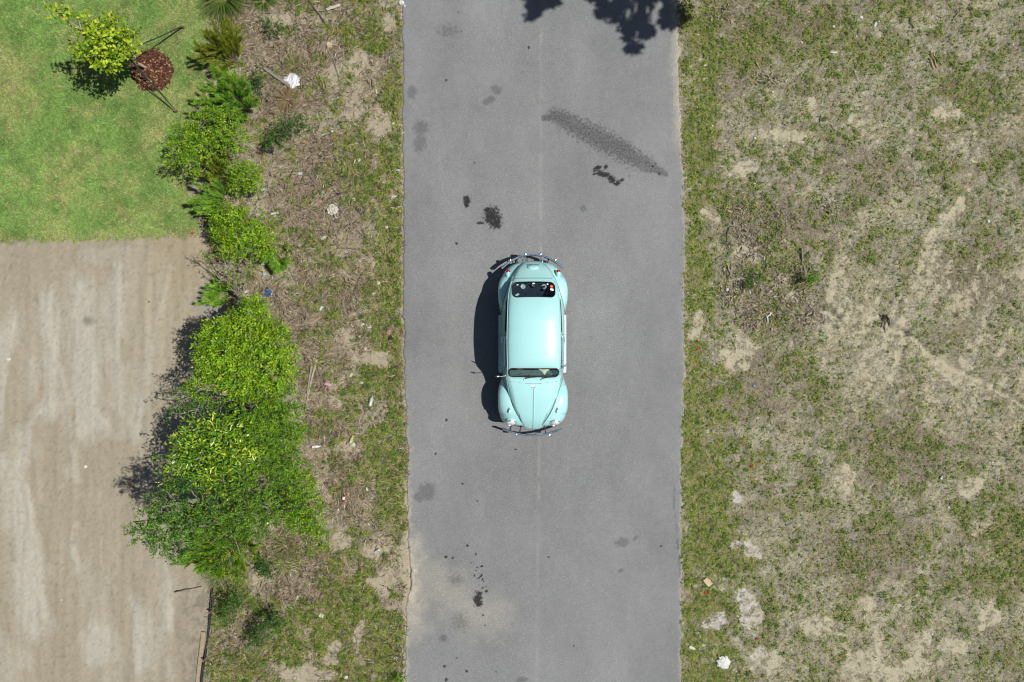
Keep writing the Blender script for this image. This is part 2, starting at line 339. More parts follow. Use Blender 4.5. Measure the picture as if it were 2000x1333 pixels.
def dirt_colour(px, py):
    wv = (fbm(px/120., py/260., 80, 3)-.5)*70
    st = fbm((px+wv)/13., py/420., 81, 4)
    st2 = fbm((px+wv-py*.06)/46., py/420., 82, 3); pat = fbm(px/60., py/80., 83, 5)
    n1 = fbm(px/4., py/4., 84, 3)[..., None]
    c = A(174, 164, 142)*np.ones(px.shape+(1,))
    li = np.clip(.55*ss(.44, .66, st2)+.55*ss(.46, .62, pat)-.25, 0, 1)*ss(20, 120, py-465)
    li = li*ss(395, 330, px)
    sw = ((px+wv*.6+py*.03)/74.) % 1.; sw = ss(.0, .06, sw)*(1-sw)**1.2; li = np.clip(li+.55*sw*ss(.42, .6, fbm(px/50., py/120., 86, 3)), 0, 1)
    lt = np.zeros(px.shape)
    for L in STREAK_L:
        lt = np.maximum(lt, ss(16, 2, seg_d(px, py, L)+(fbm(px/14., py/20., 90, 3)-.5)*26))
    pl = maskset(px, py, PALE, 88, .8, 34.)
    eg = np.zeros(px.shape); wob = (fbm(py/30., px*0+1, 93, 3)-.5)*8
    for L, w in EDGES:
        ex = np.interp(py, [q[1] for q in L], [q[0] for q in L])+wob; d = (px-ex)*(1 if w > 0 else -1); y0, y1 = L[0][1], L[-1][1]
        eg = np.maximum(eg, ss(-1, 4, d)*(1-ss(0, abs(w), d))*ss(y0-5, y0+40, py)*ss(y1+5, y1-40, py))
    li = np.clip(li*.38+lt*.55+pl*.36*(.4+1.2*fbm((px+wv*.5)/10., py/60., 89, 3))+eg*1.1, 0, 1)[..., None]
    c = c*(1-li*.85)+A(203, 198, 182)*li*.80
    tan = (ss(220, 330, px)*ss(900, 520, py))[..., None]
    c = c*(1-tan*.5)+A(180, 165, 134)*tan*.5
    dk = (.25*ss(.48, .72, st))[..., None]
    c = c*(1-dk*.22)
    spot = ss(0, .9, blob(px, py, 170, 627, 17, 15))[..., None]
    c = c*(1-.45*spot)
    grey = (ss(1120, 1180, py)*ss(330, 380, px))[..., None]
    c = c*(1-.5*grey)+A(168, 158, 142)*grey*.5
    grey = (ss(0, .5, blob(px, py, 420, 590, 60, 45)))[..., None]
    c = c*(1-.6*grey)+A(165, 162, 156)*grey*.6
    rgh = (ss(330, 390, px)*ss(1060, 1180, py)*ss(.45, .6, fbm(px/7., py/7., 91, 4)))[..., None]; c = c*(1-rgh*.25)
    spt = ss(.68, .78, fbm(px/5., py/5., 92, 2))[..., None]; c = c*(1-spt*.16)
    return c*(.90+.20*n1)
TRACKS = [([(140, 1035), (165, 1090), (200, 1160), (225, 1250)], 14), ([(215, 1060), (240, 1110), (262, 1160)], 10), ([(285, 690), (272, 790), (262, 900)], 10), ([(308, 1150), (315, 1230), (330, 1300)], 9), ([(140, 1120), (138, 1240), (130, 1333)], 8),
          ([(60, 690), (70, 740), (55, 800)], 10)]
lf = lawn_f(GX, GY); df = dirt_f(GX, GY)
wl = ss(-5, 5, lf)[..., None]; wd = (ss(-6, 4, df)*(lf < 5))[..., None]
GC, GC2, GSA = ground_colour(GX, GY)
GSA = GSA*(lf < 4)*(df < 4)
GC = GC*(1-wd)+dirt_colour(GX, GY)*wd
GC = GC*(1-wl)+lawn_colour(GX, GY)*wl
X, Y = P(GX, GY)
# relief
Z = -.035+(fbm(X*1.1, Y*1.1, 1, 3)-.5)*.05
rough = (fbm(X*7, Y*7, 2, 3)-.5)*.035+(vn(X*16, Y*16, 3)-.5)*.012
Z += rough*(1-wd[..., 0]*.75)*(1-wl[..., 0]*.6)
Z += wd[..., 0]*(fbm((GX)/14., GY/150., 81, 4)-.5)*.05
for L, w in TRACKS:
    d = seg_d(GX, GY, L); t = (GY*.98+GX*.2)
    Z += ss(w, w*.5, d)*(np.sin(t*2*PI/9.)*.006-.006)
for L in STREAK_L: Z += .012*ss(8, 1, seg_d(GX, GY, L))*(lf < 0)
dch = seg_d(GX, GY, CHANNEL); Z -= .09*ss(13, 2, dch+(fbm(GX/9., GY/9., 41, 3)-.5)*16)*ss(.35, .5, vn(GX/22., GY/22., 52)+.2)
dr = np.minimum(seg_d(GX, GY, RUT), seg_d(GX, GY, RUT2)); Z -= .022*ss(12, 3, dr)
near = np.minimum(np.abs(GX-788), np.abs(GX-1331)); inside = (GX > 770) & (GX < 1350)
Z = np.where(near < 30, Z*ss(0, 30, near)+(-.006)*(1-ss(0, 30, near)), Z)
Z = np.where((GX > 800) & (GX < 1318), -.08, Z); Z = np.minimum(Z, np.where(inside, -.007, 1.))
far = np.maximum(np.abs(X), np.abs(Y)); Z = np.where(far > 40, -.04, Z)
def gz(x, y):
    """ground height at world x,y"""
    px = np.asarray(x)*PPM+1000; py = 666.5-np.asarray(y)*PPM
    i = np.clip(np.searchsorted(gx, px)-1, 0, len(gx)-2); j = np.clip(np.searchsorted(gy, py)-1, 0, len(gy)-2)
    fx = (px-gx[i])/(gx[i+1]-gx[i]); fy = (py-gy[j])/(gy[j+1]-gy[j])
    return (Z[j, i]*(1-fx)+Z[j, i+1]*fx)*(1-fy)+(Z[j+1, i]*(1-fx)+Z[j+1, i+1]*fx)*fy
ny, nx = GX.shape
idx = np.arange(ny*nx).reshape(ny, nx)
F = np.stack([idx[1:, :-1], idx[1:, 1:], idx[:-1, 1:], idx[:-1, :-1]], -1).reshape(-1, 4)
fx_ = (GX[1:, :-1]+GX[:-1, 1:]).ravel()/2; fy_ = (GY[1:, :-1]+GY[:-1, 1:]).ravel()/2
fl = (lf[1:, :-1]+lf[:-1, 1:]).ravel()/2; fd = (df[1:, :-1]+df[:-1, 1:]).ravel()/2
zone = np.where(fl > 0, 0, np.where(fd > 0, 1, np.where(fx_ < 1060, 2, 3)))
fw = ss(16, 26, far)[..., None]; GC = GC*(1-fw)+A(160, 150, 122)*fw; GSA = GSA*(1-fw[..., 0])
CO = np.stack([X, Y, Z], -1).reshape(-1, 3); CC = GC.reshape(-1, 3); CC2 = GC2.reshape(-1, 3); SA = GSA.ravel()
for z, nm, mt in ((0, 'lawn', M_lawn), (1, 'dirt_lot', M_dirt), (2, 'verge', M_ground), (3, 'field', M_ground)):
    f = F[zone == z]; u, inv = np.unique(f, return_inverse=True)
    me = np_mesh(nm, CO[u], inv.reshape(f.shape), CC[u], smooth=True, attrs={'sand': SA[u]}, col2=CC2[u])
    tag(link(nm, me, mt), kind='structure')
# soil that carries the whole place, below the sheets
me = np_mesh('ground', [(-520, -520, -.25), (520, -520, -.25), (520, 520, -.25), (-520, 520, -.25)], [(0, 1, 2, 3)], np.tile(A(150, 138, 115), (4, 1)))
tag(link('ground', me, M_ground), kind='structure')

# ------------------------------------------------------------------ the road
rv = axis(-160, 1490, 3, 45000); ru = np.linspace(0, 1, 181)
RU, RV = np.meshgrid(ru, rv)
RL, RR = road_left(RV), road_right(RV)
far_ = (np.abs(RV-660) > 1200); RL = np.where(far_, 790, RL); RR = np.where(far_, 1330, RR)
RX = RL+(RR-RL)*RU
def stainfield(px, py):
    s = np.full(px.shape, -1.); 
    dark = [(912, 391, 8, 9, 0), (911, 400, 5, 7, 0), (962, 423, 17, 20, -8), (968, 436, 13, 14, 0), (953, 412, 9, 8, 0), (938, 436, 9, 3, 0), (1179, 341, 17, 6, 12), (1194, 350, 11, 7, 40), (1205, 358, 9, 5, -10), (1215, 352, 6, 3, -40),
            (1168, 328, 8, 5, -10), (1183, 327, 5, 5, 0), (1161, 334, 4, 3, 0), (1160, 341, 3, 2.5, 0), (1172, 336, 5, 4, 0), (933, 1172, 9, 14, 0), (935, 1180, 9, 7, 0), (936, 1160, 6, 5, 0)]
    dots = [(871, 157, 3.5), (892, 476, 4), (1013, 92, 3), (1033, 93, 4), (1024, 90, 2.5), (1013, 64, 2.5), (895, 24, 2.5), (901, 63, 2.5), (883, 340, 2.5), (927, 318, 3), (872, 821, 4), (1268, 730, 3.5), (851, 887, 3), (903, 945, 3.5), (937, 944, 3.5),
            (932, 979, 3), (1007, 878, 3), (1071, 1067, 4), (1071, 1089, 3), (1291, 1067, 3), (1206, 1009, 3), (950, 1155, 4), (868, 1302, 4.5), (892, 1310, 4), (911, 1311, 4), (871, 1328, 5), (884, 1328, 4), (892, 1286, 3), (969, 1312, 3), (1112, 1263, 3), (1120, 1262, 2.5),
            (913, 1066, 4), (922, 1071, 3), (871, 1088, 4), (884, 1090, 4), (829, 1222, 4), (1288, 340, 3), (1275, 325, 3), (1268, 305, 2.5), (1215, 330, 2.5), (1228, 343, 2.5), (1198, 325, 3), (944, 1202, 3), (947, 1222, 2.5)]
    r = random.Random(3)
    dots = [d for i, d in enumerate(dots) if i % 3 != 2]
    for k in range(26):
        t = r.random(); dots.append((925+t*12+r.gauss(0, 7), 1082+t*76+r.gauss(0, 4), r.uniform(1.4, 3.0)))
    for cx, cy, rx, ry, an in dark: s = np.maximum(s, blob(px, py, cx, cy, rx*1.12, ry*1.12, an))
    for cx, cy, q in dots: s = np.maximum(s, blob(px, py, cx, cy, q*.95, q*.85))
    mild = np.full(px.shape, -1.)
    for cx, cy, rx, ry, an in [(822, 251, 18, 16, 0), (820, 280, 14, 20, 10), (969, 176, 12, 10, 20), (958, 195, 10, 8, -20), (949, 200, 6, 7, 0), (820, 971, 13, 11, 0), (834, 960, 19, 19, 0), (1215, 1060, 15, 10, -8), (1241, 1052, 7, 4, -40), (1213, 1115, 6, 4, 0),
                               (1140, 408, 7, 7, 0), (890, 1133, 20, 14, 0), (898, 1215, 22, 20, 0), (866, 1247, 9, 7, 0), (1020, 1328, 14, 6, 0), (875, 60, 26, 14, 0), (805, 180, 10, 14, 0)]:
        mild = np.maximum(mild, blob(px, py, cx, cy, rx*1.1, ry*1.1, an)*(1.2 if rx < 20 else .6))
    pts = [(1062, 232), (1090, 226), (1120, 245), (1165, 268), (1210, 292), (1255, 318), (1300, 341)]; ws = [6, 17, 25, 26, 27, 20, 6]
    big = np.full(px.shape, -1.)
    for k in range(len(pts)-1):
        for t in np.linspace(0, 1, 6):
            cx = pts[k][0]*(1-t)+pts[k+1][0]*t; cy = pts[k][1]*(1-t)+pts[k+1][1]*t; w = ws[k]*(1-t)+ws[k+1]*t
            big = np.maximum(big, blob(px, py, cx, cy, w*1.15, w*.95, 30))
    return s, mild, big
stn, mild, big = stainfield(RX, RV)
n1 = fbm(RX/5., RV/5., 100, 3)
wheel = .05*np.cos((RU-.27)*2*PI*2)
v = 1+.20*(fbm(RX/80., RV/130., 101, 5)-.5)*2+.05*(fbm(RX/14., RV/50., 102, 3)-.5)*2+.05*(fbm(RX/9., RV/9., 112, 3)-.5)*2+wheel*.35
dust = np.zeros(RX.shape)
dust = np.maximum(dust, ss(70, 0, seg_d(RX, RV, [(800, 1100), (850, 1140), (910, 1190), (960, 1200)])+(fbm(RX/20., RV/20., 103, 4)-.5)*60)*.30)
dust = np.maximum(dust, ss(60, 0, seg_d(RX, RV, [(796, 1080), (796, 1170), (800, 1210)])+(fbm(RX/16., RV/16., 104, 3)-.5)*40)*.6)
dust = np.maximum(dust, ss(22, 4, seg_d(RX, RV, [(800, 1090), (802, 1170)])+(fbm(RX/12., RV/12., 104, 3)-.5)*20)*.9)
dust = np.maximum(dust, ss(12, -2, RX-RL+(fbm(RX/8., RV/8., 105, 3)-.5)*16)*.7*ss(700, 960, RV))
dust = np.maximum(dust, ss(22, 0, RR-RX+(fbm(RX/8., RV/8., 106, 3)-.5)*12)*.6*ss(330, 230, RV))
dust = np.maximum(dust, ss(6, 0, RR-RX)*.25)
seam_x = np.interp(RV, [0, 700, 1333], [1057, 1055, 1048])
seam = ss(4.5, 1, np.abs(RX-seam_x)+(vn(RX/4., RV/9., 107)-.5)*3)*(.35+.5*vn(RX*0, RV/40., 108))
crack = ss(2.6, .8, seg_d(RX, RV, [(1318, 950), (1316, 985), (1322, 1040), (1327, 1100), (1331, 1160)])+(vn(RX/3., RV/3., 109)-.5)*2)
RC = A(141, 143, 142)[None, None]*v[..., None]*(.94+.12*n1[..., None])
dust = np.clip(dust*(.55+.9*fbm(RX/5., RV/5., 115, 3)), 0, 1)
RC = RC*(1-dust[..., None])+A(200, 191, 170)*dust[..., None]
seam = seam*(.3+.7*ss(.35, .6, vn(RX*0+2, RV/26., 116)))
RC = RC*(1-seam[..., None]*.48)+A(180, 176, 168)*seam[..., None]*.48
crack = crack*ss(.3, .6, vn(RX/5., RV/7., 113))*(.4+.6*vn(RX*0, RV/30., 114)); RC = RC*(1-crack[..., None]*.55)
moss = ss(0, .5, blob(RX, RV, 1054, 200, 8, 8))*ss(.4, .6, vn(RX/3., RV/3., 110))
RC = RC*(1-moss[..., None]*.6)+A(120, 112, 80)*moss[..., None]*.6
x_, y_ = P(RX, RV); ed = np.minimum(RX-RL, RR-RX)
z_ = np.where(ed < 4, -.004, 0.)+.006*(fbm(x_*.6, y_*.6, 111, 3)-.5)
ny2, nx2 = RX.shape
co = np.stack([x_, y_, z_], -1).reshape(-1, 3)
# side skirts of the asphalt mat
lft = co.reshape(ny2, nx2, 3)[:, 0].copy(); lft[:, 2] = -.12; rgt = co.reshape(ny2, nx2, 3)[:, -1].copy(); rgt[:, 2] = -.12
co = np.concatenate([co, lft, rgt]); idx = np.arange(ny2*nx2).reshape(ny2, nx2)
F2 = np.stack([idx[1:, :-1], idx[1:, 1:], idx[:-1, 1:], idx[:-1, :-1]], -1).reshape(-1, 4)
li = ny2*nx2+np.arange(ny2); ri = li+ny2
F2 = np.concatenate([F2, np.stack([li[1:], idx[1:, 0], idx[:-1, 0], li[:-1]], -1), np.stack([idx[1:, -1], ri[1:], ri[:-1], idx[:-1, -1]], -1)])
pad = np.zeros(2*ny2)
cc = np.concatenate([RC.reshape(-1, 3), RC[:, 0]*.9, RC[:, -1]*.9])
def asphalt():
    m, n, l, b = newmat('asphalt')
    def attr(nm, out='Fac'):
        a = n.new('ShaderNodeAttribute'); a.attribute_name = nm; return a.outputs[out]
    tc = n.new('ShaderNodeTexCoord')
    def noise(sc, det=4, ro=.6):
        t = n.new('ShaderNodeTexNoise'); t.inputs['Scale'].default_value = sc; t.inputs['Detail'].default_value = det; t.inputs['Roughness'].default_value = ro
        l.new(tc.outputs['Object'], t.inputs['Vector']); return t.outputs['Fac']
    def math_(op, a, b_=None):
        t = n.new('ShaderNodeMath'); t.operation = op
        for i, q in enumerate((a, b_)):
            if q is None: continue
            if isinstance(q, (int, float)): t.inputs[i].default_value = q
            else: l.new(q, t.inputs[i])
        return t.outputs[0]
    def mrange(x, a, b_, c, d, sm=True):
        t = n.new('ShaderNodeMapRange'); t.interpolation_type = 'SMOOTHSTEP' if sm else 'LINEAR'
        for k, q in zip(('From Min', 'From Max', 'To Min', 'To Max'), (a, b_, c, d)): t.inputs[k].default_value = q
        l.new(x, t.inputs['Value']); return t.outputs[0]
    fine = noise(30, 8, .85); grit = noise(150, 2, .5); vor = n.new('ShaderNodeTexVoronoi'); vor.inputs['Scale'].default_value = 42
    l.new(tc.outputs['Object'], vor.inputs['Vector'])
    g = math_('ADD', fine, grit); f = mrange(g, .75, 1.25, .52, 1.48, False)
    wh = mrange(vor.outputs['Distance'], .0, .5, .8, 0)          # pale aggregate chips
    vc = n.new('ShaderNodeSeparateColor'); l.new(vor.outputs['Color'], vc.inputs[0]); pick = mrange(vc.outputs[0], .86, .88, 0, 1)
    wh = math_('MULTIPLY', wh, pick)
    e = noise(15, 7, .75); e2 = math_('SUBTRACT', e, .5); e3 = math_('MULTIPLY', e2, 3.)
    s1 = mrange(math_('ADD', attr('stain'), e3), -.08, .50, 0, 1)
    m1 = mrange(math_('ADD', attr('mild'), e3), -.05, .55, 0, 1)
    b1 = mrange(math_('ADD', attr('big'), math_('MULTIPLY', e2, 4.)), -.05, .5, 0, 1)
    spk = mrange(noise(22, 8, .85), .38, .62, .30, 1)
    b1 = math_('MULTIPLY', b1, spk)
    def darken(x, k): return math_('SUBTRACT', 1, math_('MULTIPLY', x, k))
    d = math_('MULTIPLY', darken(s1, .90), math_('MULTIPLY', darken(m1, .33), darken(b1, .74)))
    tot = math_('ADD', math_('MULTIPLY', f, d), wh)
    sc = n.new('ShaderNodeVectorMath'); sc.operation = 'SCALE'; l.new(attr('Col', 'Color'), sc.inputs[0]); l.new(tot, sc.inputs['Scale'])
    l.new(sc.outputs[0], b.inputs['Base Color']); b.inputs['Roughness'].default_value = .85; b.inputs['Specular IOR Level'].default_value = .3
    bu = n.new('ShaderNodeBump'); bu.inputs['Strength'].default_value = .5; bu.inputs['Distance'].default_value = .004
    l.new(g, bu.inputs['Height']); l.new(bu.outputs[0], b.inputs['Normal'])
    return m
me = np_mesh('road', co, F2, cc, smooth=False, attrs={'stain': np.concatenate([stn.ravel(), pad-1]), 'mild': np.concatenate([mild.ravel(), pad-1]), 'big': np.concatenate([big.ravel(), pad-1])})
tag(link('road', me, asphalt()), kind='structure')

# ------------------------------------------------------------------ leaves, blades, twigs in bulk
def unit(v): return v/np.maximum(np.linalg.norm(v, axis=-1, keepdims=True), 1e-9)
def leaves(pos, d, nrm, ln, wd, col, fold=.25):
    """diamond leaves: base, two sides, tip (two triangles each)"""
    n = len(pos); d = unit(d); s = unit(np.cross(d, nrm)); nn = np.cross(s, d)
    ln = np.broadcast_to(ln, (n,))[:, None]; wd = np.broadcast_to(wd, (n,))[:, None]
    mid = pos+d*ln*.45
    v = np.stack([pos, mid+s*wd*.5+nn*wd*fold, pos+d*ln-nn*ln*.12, mid-s*wd*.5+nn*wd*fold], 1).reshape(-1, 3)
    b = np.arange(n)[:, None]*4
    f = np.concatenate([b+[0, 1, 2], b+[0, 2, 3]])
    return v, f, np.repeat(col, 4, 0)
def blades(pos, d, ln, wd, col, droop=.5):
    """two-joint tapering grass blades"""
    n = len(pos); d = unit(d); side = unit(np.cross(d, np.array([0, 0, 1.])+rng.normal(0, .2, (n, 3))))
    ln = np.broadcast_to(ln, (n,))[:, None]; wd = np.broadcast_to(wd, (n,))[:, None]
    m = pos+d*ln*.55; h = d*np.array([1, 1, .2]); tip = m+unit(h+d*(1-droop))*ln*.5-np.array([0, 0, 1])*ln*droop*.15
    v = np.stack([pos-side*wd*.5, pos+side*wd*.5, m+side*wd*.4, m-side*wd*.4, tip], 1).reshape(-1, 3)
    b = np.arange(n)[:, None]*5
    f = np.concatenate([b+[0, 1, 2], b+[0, 2, 3], b+[3, 2, 4]])
    return v, f, np.repeat(col, 5, 0)
class Bulk:
    def __init__(s): s.v = []; s.f = []; s.c = []; s.n = 0
    def add(s, t):
        v, f, c = t; s.v.append(v); s.f.append(f+s.n); s.c.append(c); s.n += len(v); return s
    def build(s, name, mat, parent=None, origin=None):
        v = np.concatenate(s.v)
        if origin is not None: v = v-np.array(origin)
        return link(name, np_mesh(name, v, np.concatenate(s.f), np.concatenate(s.c)), mat, parent)
def vary(c, n, a=.25, hue=.12):
    c = np.array(c)[None]*np.ones((n, 1)); c = c*(1+rng.uniform(-a, a, (n, 1))); return c*(1+rng.uniform(-hue, hue, (n, 3)))
def rdir(n, up=.3):
    a = rng.uniform(0, 2*PI, n); z = rng.normal(up, .3, n)
    return unit(np.stack([np.cos(a), np.sin(a), z], -1))
def scatter(n, x0, x1, y0, y1, prob):
    px = rng.uniform(x0, x1, n); py = rng.uniform(y0, y1, n); k = rng.random(n) < prob(px, py); return px[k], py[k]
def on_road(px, py, pad=0): return (px > road_left(py)-pad) & (px < road_right(py)+pad)

# short lawn turf
def lawn_p(px, py): return (lawn_f(px, py)+(rng.random(len(px))-.5)*10 > 1)*1.
px, py = scatter(120000, -60, 440, -60, 480, lawn_p); n = len(px); x, y = P(px, py)
pos = np.stack([x, y, gz(x, y)], -1); 
c = lawn_colour(px, py); g = A(162, 202, 104); c = c*.6+.5*g*(.55+.9*fbm(px/30., py/30., 75, 4))[:, None]
yl = ss(.52, .72, fbm(px/24., py/24., 76, 4))[:, None]*.7
c = c*(1-yl)+A(206, 204, 138)*yl; c = c*(1+rng.uniform(-.5, .5, (n, 1)))*(.65+.7*fbm(px/4., py/4., 78, 2))[:, None]
b = Bulk().add(blades(pos, rdir(n, .9), rng.uniform(.03, .065, n), rng.uniform(.006, .012, n), c))
tag(b.build('turf_grass', M_grass), 'short mown green lawn grass with straw patches at the upper left', 'grass', kind='stuff')

# scrub weeds: rosettes of little leaves
def weeds(name, label, n, box, prob, cols, size, nl, cat='weeds'):
    px, py = scatter(n, *box, prob); n = len(px); x, y = P(px, py)
    k = rng.integers(nl[0], nl[1], n); r = rng.uniform(size[0], size[1], n)*(1+.9*(rng.random(n) < .10))
    ci = rng.integers(0, len(cols), n); base = np.array(cols)[ci]*(1+rng.uniform(-.3, .3, (n, 1)))
    rep = np.repeat(np.arange(n), k); m = len(rep)
    a = rng.uniform(0, 2*PI, m); rr = r[rep]*np.sqrt(rng.random(m))*.9
    xx = x[rep]+rr*np.cos(a); yy = y[rep]+rr*np.sin(a)
    pos = np.stack([xx, yy, gz(xx, yy)+rng.uniform(.004, .055, m)*(.4+r[rep]/.05)], -1)
    d = rdir(m, .35); nr = unit(np.stack([rng.normal(0, .5, m), rng.normal(0, .5, m), np.ones(m)], -1))
    c = base[rep]*(1+rng.uniform(-.3, .35, (m, 1)))
    b = Bulk().add(leaves(pos, d, nr, rng.uniform(.022, .05, m), rng.uniform(.009, .02, m), c))
    return tag(b.build(name, M_leaf), label, cat, kind='stuff')
G1, G2, G3, G4 = A(138, 174, 54), A(168, 192, 72), A(104, 144, 54), A(184, 190, 92)
def pf(px, py):
    s, b, g = fields(px, py); return (px > road_right(py)-1)*np.clip(.40+1.0*g**1.3-.6*s, 0.01, 1)*(.25+.75*ss(.42, .58, fbm(px/13., py/13., 55, 3)))*(1-.9*ss(.45, .85, s))
weeds('field_weeds', 'small green weeds scattered over the sandy lot right of the road', 54000, (1330, 2060, -50, 1390), pf, [G1, G2, G3, G4], (.012, .042), (4, 9))
def pv(px, py):
    s, b, g = fields(px, py)
    return (px < road_left(py)-3)*(lawn_f(px, py) < -6)*(dirt_f(px, py) < -4)*np.clip(.24+1.0*g-.22*b-.6*s, 0.02, 1)*(.25+.75*ss(.42, .58, fbm(px/13., py/13., 56, 3)))*(1-.8*ss(.4, .9, s))
weeds('verge_weeds', 'mixed green weeds on the littered verge left of the road', 26000, (395, 810, -50, 1390), pv, [G1, G2, G3, G4, A(120, 116, 58)], (.02, .06), (6, 14))
weeds('field_tufts', 'taller leafy green tufts standing out of the dry lot right of the road', 3000, (1335, 2050, -50, 1390), pf, [G1, G2, G3, A(120, 150, 60)], (.035, .065), (14, 26))
weeds('verge_tufts', 'taller dark green leafy tufts on the littered verge', 2600, (400, 800, -50, 1390), pv, [G1, G3, A(96, 134, 54), A(120, 160, 56)], (.04, .075), (16, 30))
# coarse grass along both road edges and in the green patches
def grassy(name, label, n, box, prob, cols, ln):
    px, py = scatter(n, *box, prob); n = len(px); x, y = P(px, py)
    k = rng.integers(5, 11, n); rep = np.repeat(np.arange(n), k); m = len(rep)
    xx = x[rep]+rng.normal(0, .018, m); yy = y[rep]+rng.normal(0, .018, m)
    ci = rng.integers(0, len(cols), n)
    c = np.array(cols)[ci][rep]*(1+rng.uniform(-.35, .35, (m, 1)))
    b = Bulk().add(blades(np.stack([xx, yy, gz(xx, yy)], -1), rdir(m, .5), rng.uniform(*ln, m), rng.uniform(.005, .009, m), c))
    return tag(b.build(name, M_grass), label, 'grass', kind='stuff')
def pe(px, py):
    s, b, g = fields(px, py); return (px > road_right(py)-4*vn(py/12., py*0, 58)*2)*np.clip(1.7*(g-.3), 0, 1)*(.25+.75*ss(1500, 1380, px))*(1-.9*s)
grassy('roadside_grass', 'coarse olive grass along the right edge of the road', 28000, (1330, 2040, -40, 1370), pe, [A(182, 200, 76), A(146, 176, 60), A(204, 198, 118), A(170, 172, 96)], (.04, .10))
def pe2(px, py):
    s, b, g = fields(px, py); return (px < road_left(py)+1)*(px > 420)*(dirt_f(px, py) < -4)*(lawn_f(px, py) < -8)*np.clip(1.5*(g-.25), 0, 1)*(1-.9*s)
grassy('verge_grass', 'coarse olive grass tufts on the verge beside the left road edge', 18000, (420, 800, -40, 1370), pe2, [A(182, 200, 76), A(146, 176, 60), A(204, 198, 118), A(170, 172, 96)], (.04, .11))
# dry stems and leaf litter
def litter(name, label, n, box, prob, cols, ln, flat=.12, cat='dry grass'):
    px, py = scatter(n, *box, prob); n = len(px); x, y = P(px, py)
    pos = np.stack([x, y, gz(x, y)+rng.uniform(.004, .045, n)], -1)
    # stems near each other lie roughly the same way
    base = fbm(px/60., py/60., 120, 3)*2*PI*2; a = base+rng.normal(0, .7, n)
    d = np.stack([np.cos(a), np.sin(a), rng.normal(0.05, flat, n)], -1)
    nr = np.stack([rng.normal(0, .5, n), rng.normal(0, .5, n), np.ones(n)], -1)
    c = np.array(cols)[rng.integers(0, len(cols), n)]*(1+rng.uniform(-.3, .3, (n, 1)))
    L = rng.uniform(ln[0], ln[1], n)**1.
    b = Bulk().add(leaves(pos, d, nr, L, np.maximum(.0035, L*rng.uniform(.03, .09, n)), c, .1))
    return tag(b.build(name, M_twig), label, cat, kind='stuff')
DRY = [A(222, 212, 188), A(190, 176, 156), A(172, 155, 128), A(132, 112, 88), A(206, 192, 162), A(92, 78, 66), A(186, 162, 120), A(156, 148, 136), A(70, 60, 52)]
def pd(px, py):
    s, b, g = fields(px, py); return (px < road_left(py)-3)*(lawn_f(px, py) < -5)*(dirt_f(px, py) < -3)*np.clip(.25+.8*b-.5*s, 0.03, 1)
litter('dry_grass', 'tangled brown dry grass stems on the verge left of the road', 110000, (395, 800, -50, 1390), pd, DRY, (.05, .20))
def pd2(px, py):
    s, b, g = fields(px, py); return (px > road_right(py)+3)*np.clip(.3+.6*b-.5*s, .02, 1)
litter('leaf_litter', 'grey brown dead stems and leaf bits strewn over the right lot', 130000, (1335, 2050, -50, 1390), pd2, DRY+[A(92, 84, 74)], (.02, .085))
WOODC = [A(196, 186, 170), A(158, 142, 120), A(206, 182, 138), A(112, 100, 90), A(164, 156, 146), A(84, 74, 66)]
def pw(px, py):
    m = np.zeros(px.shape)
    for cx, cy, rx, ry, an in [(1490, 420, 90, 34, 12), (1470, 470, 70, 50, 0), (1540, 560, 70, 70, 0), (1450, 560, 60, 50, 0), (1560, 620, 70, 26, 0), (1500, 155, 34, 16, 10), (1480, 620, 60, 40, 0), (1630, 400, 60, 30, 0), (1728, 630, 12, 16, 0), (1400, 20, 40, 30, 0)]:
        m = np.maximum(m, ss(0, .6, blob(px, py, cx, cy, rx, ry, an)+(fbm(px/12., py/12., 130, 2)-.5)*.8))
    return m*.85*ss(.25, .55, fbm(px/16., py/16., 131, 3))
px, py = scatter(56000, 1340, 1780, 0, 700, pw); n = len(px); x, y = P(px, py)
pos = np.stack([x, y, gz(x, y)+rng.uniform(.006, .05, n)], -1); a = rng.uniform(0, 2*PI, n)
d = np.stack([np.cos(a), np.sin(a), rng.normal(0, .15, n)], -1); L = rng.uniform(.03, .14, n)
c = np.array(WOODC)[rng.integers(0, 6, n)]*(1+rng.uniform(-.25, .25, (n, 1)))
tag(Bulk().add(leaves(pos, d, np.stack([rng.normal(0, .4, n), rng.normal(0, .4, n), np.ones(n)], -1), L, L*rng.uniform(.08, .22, n)+.004, c, .1)).build('wood_debris', M_twig),
    'splintered bark and wood chips strewn right of the road beside the car', 'debris', kind='stuff')

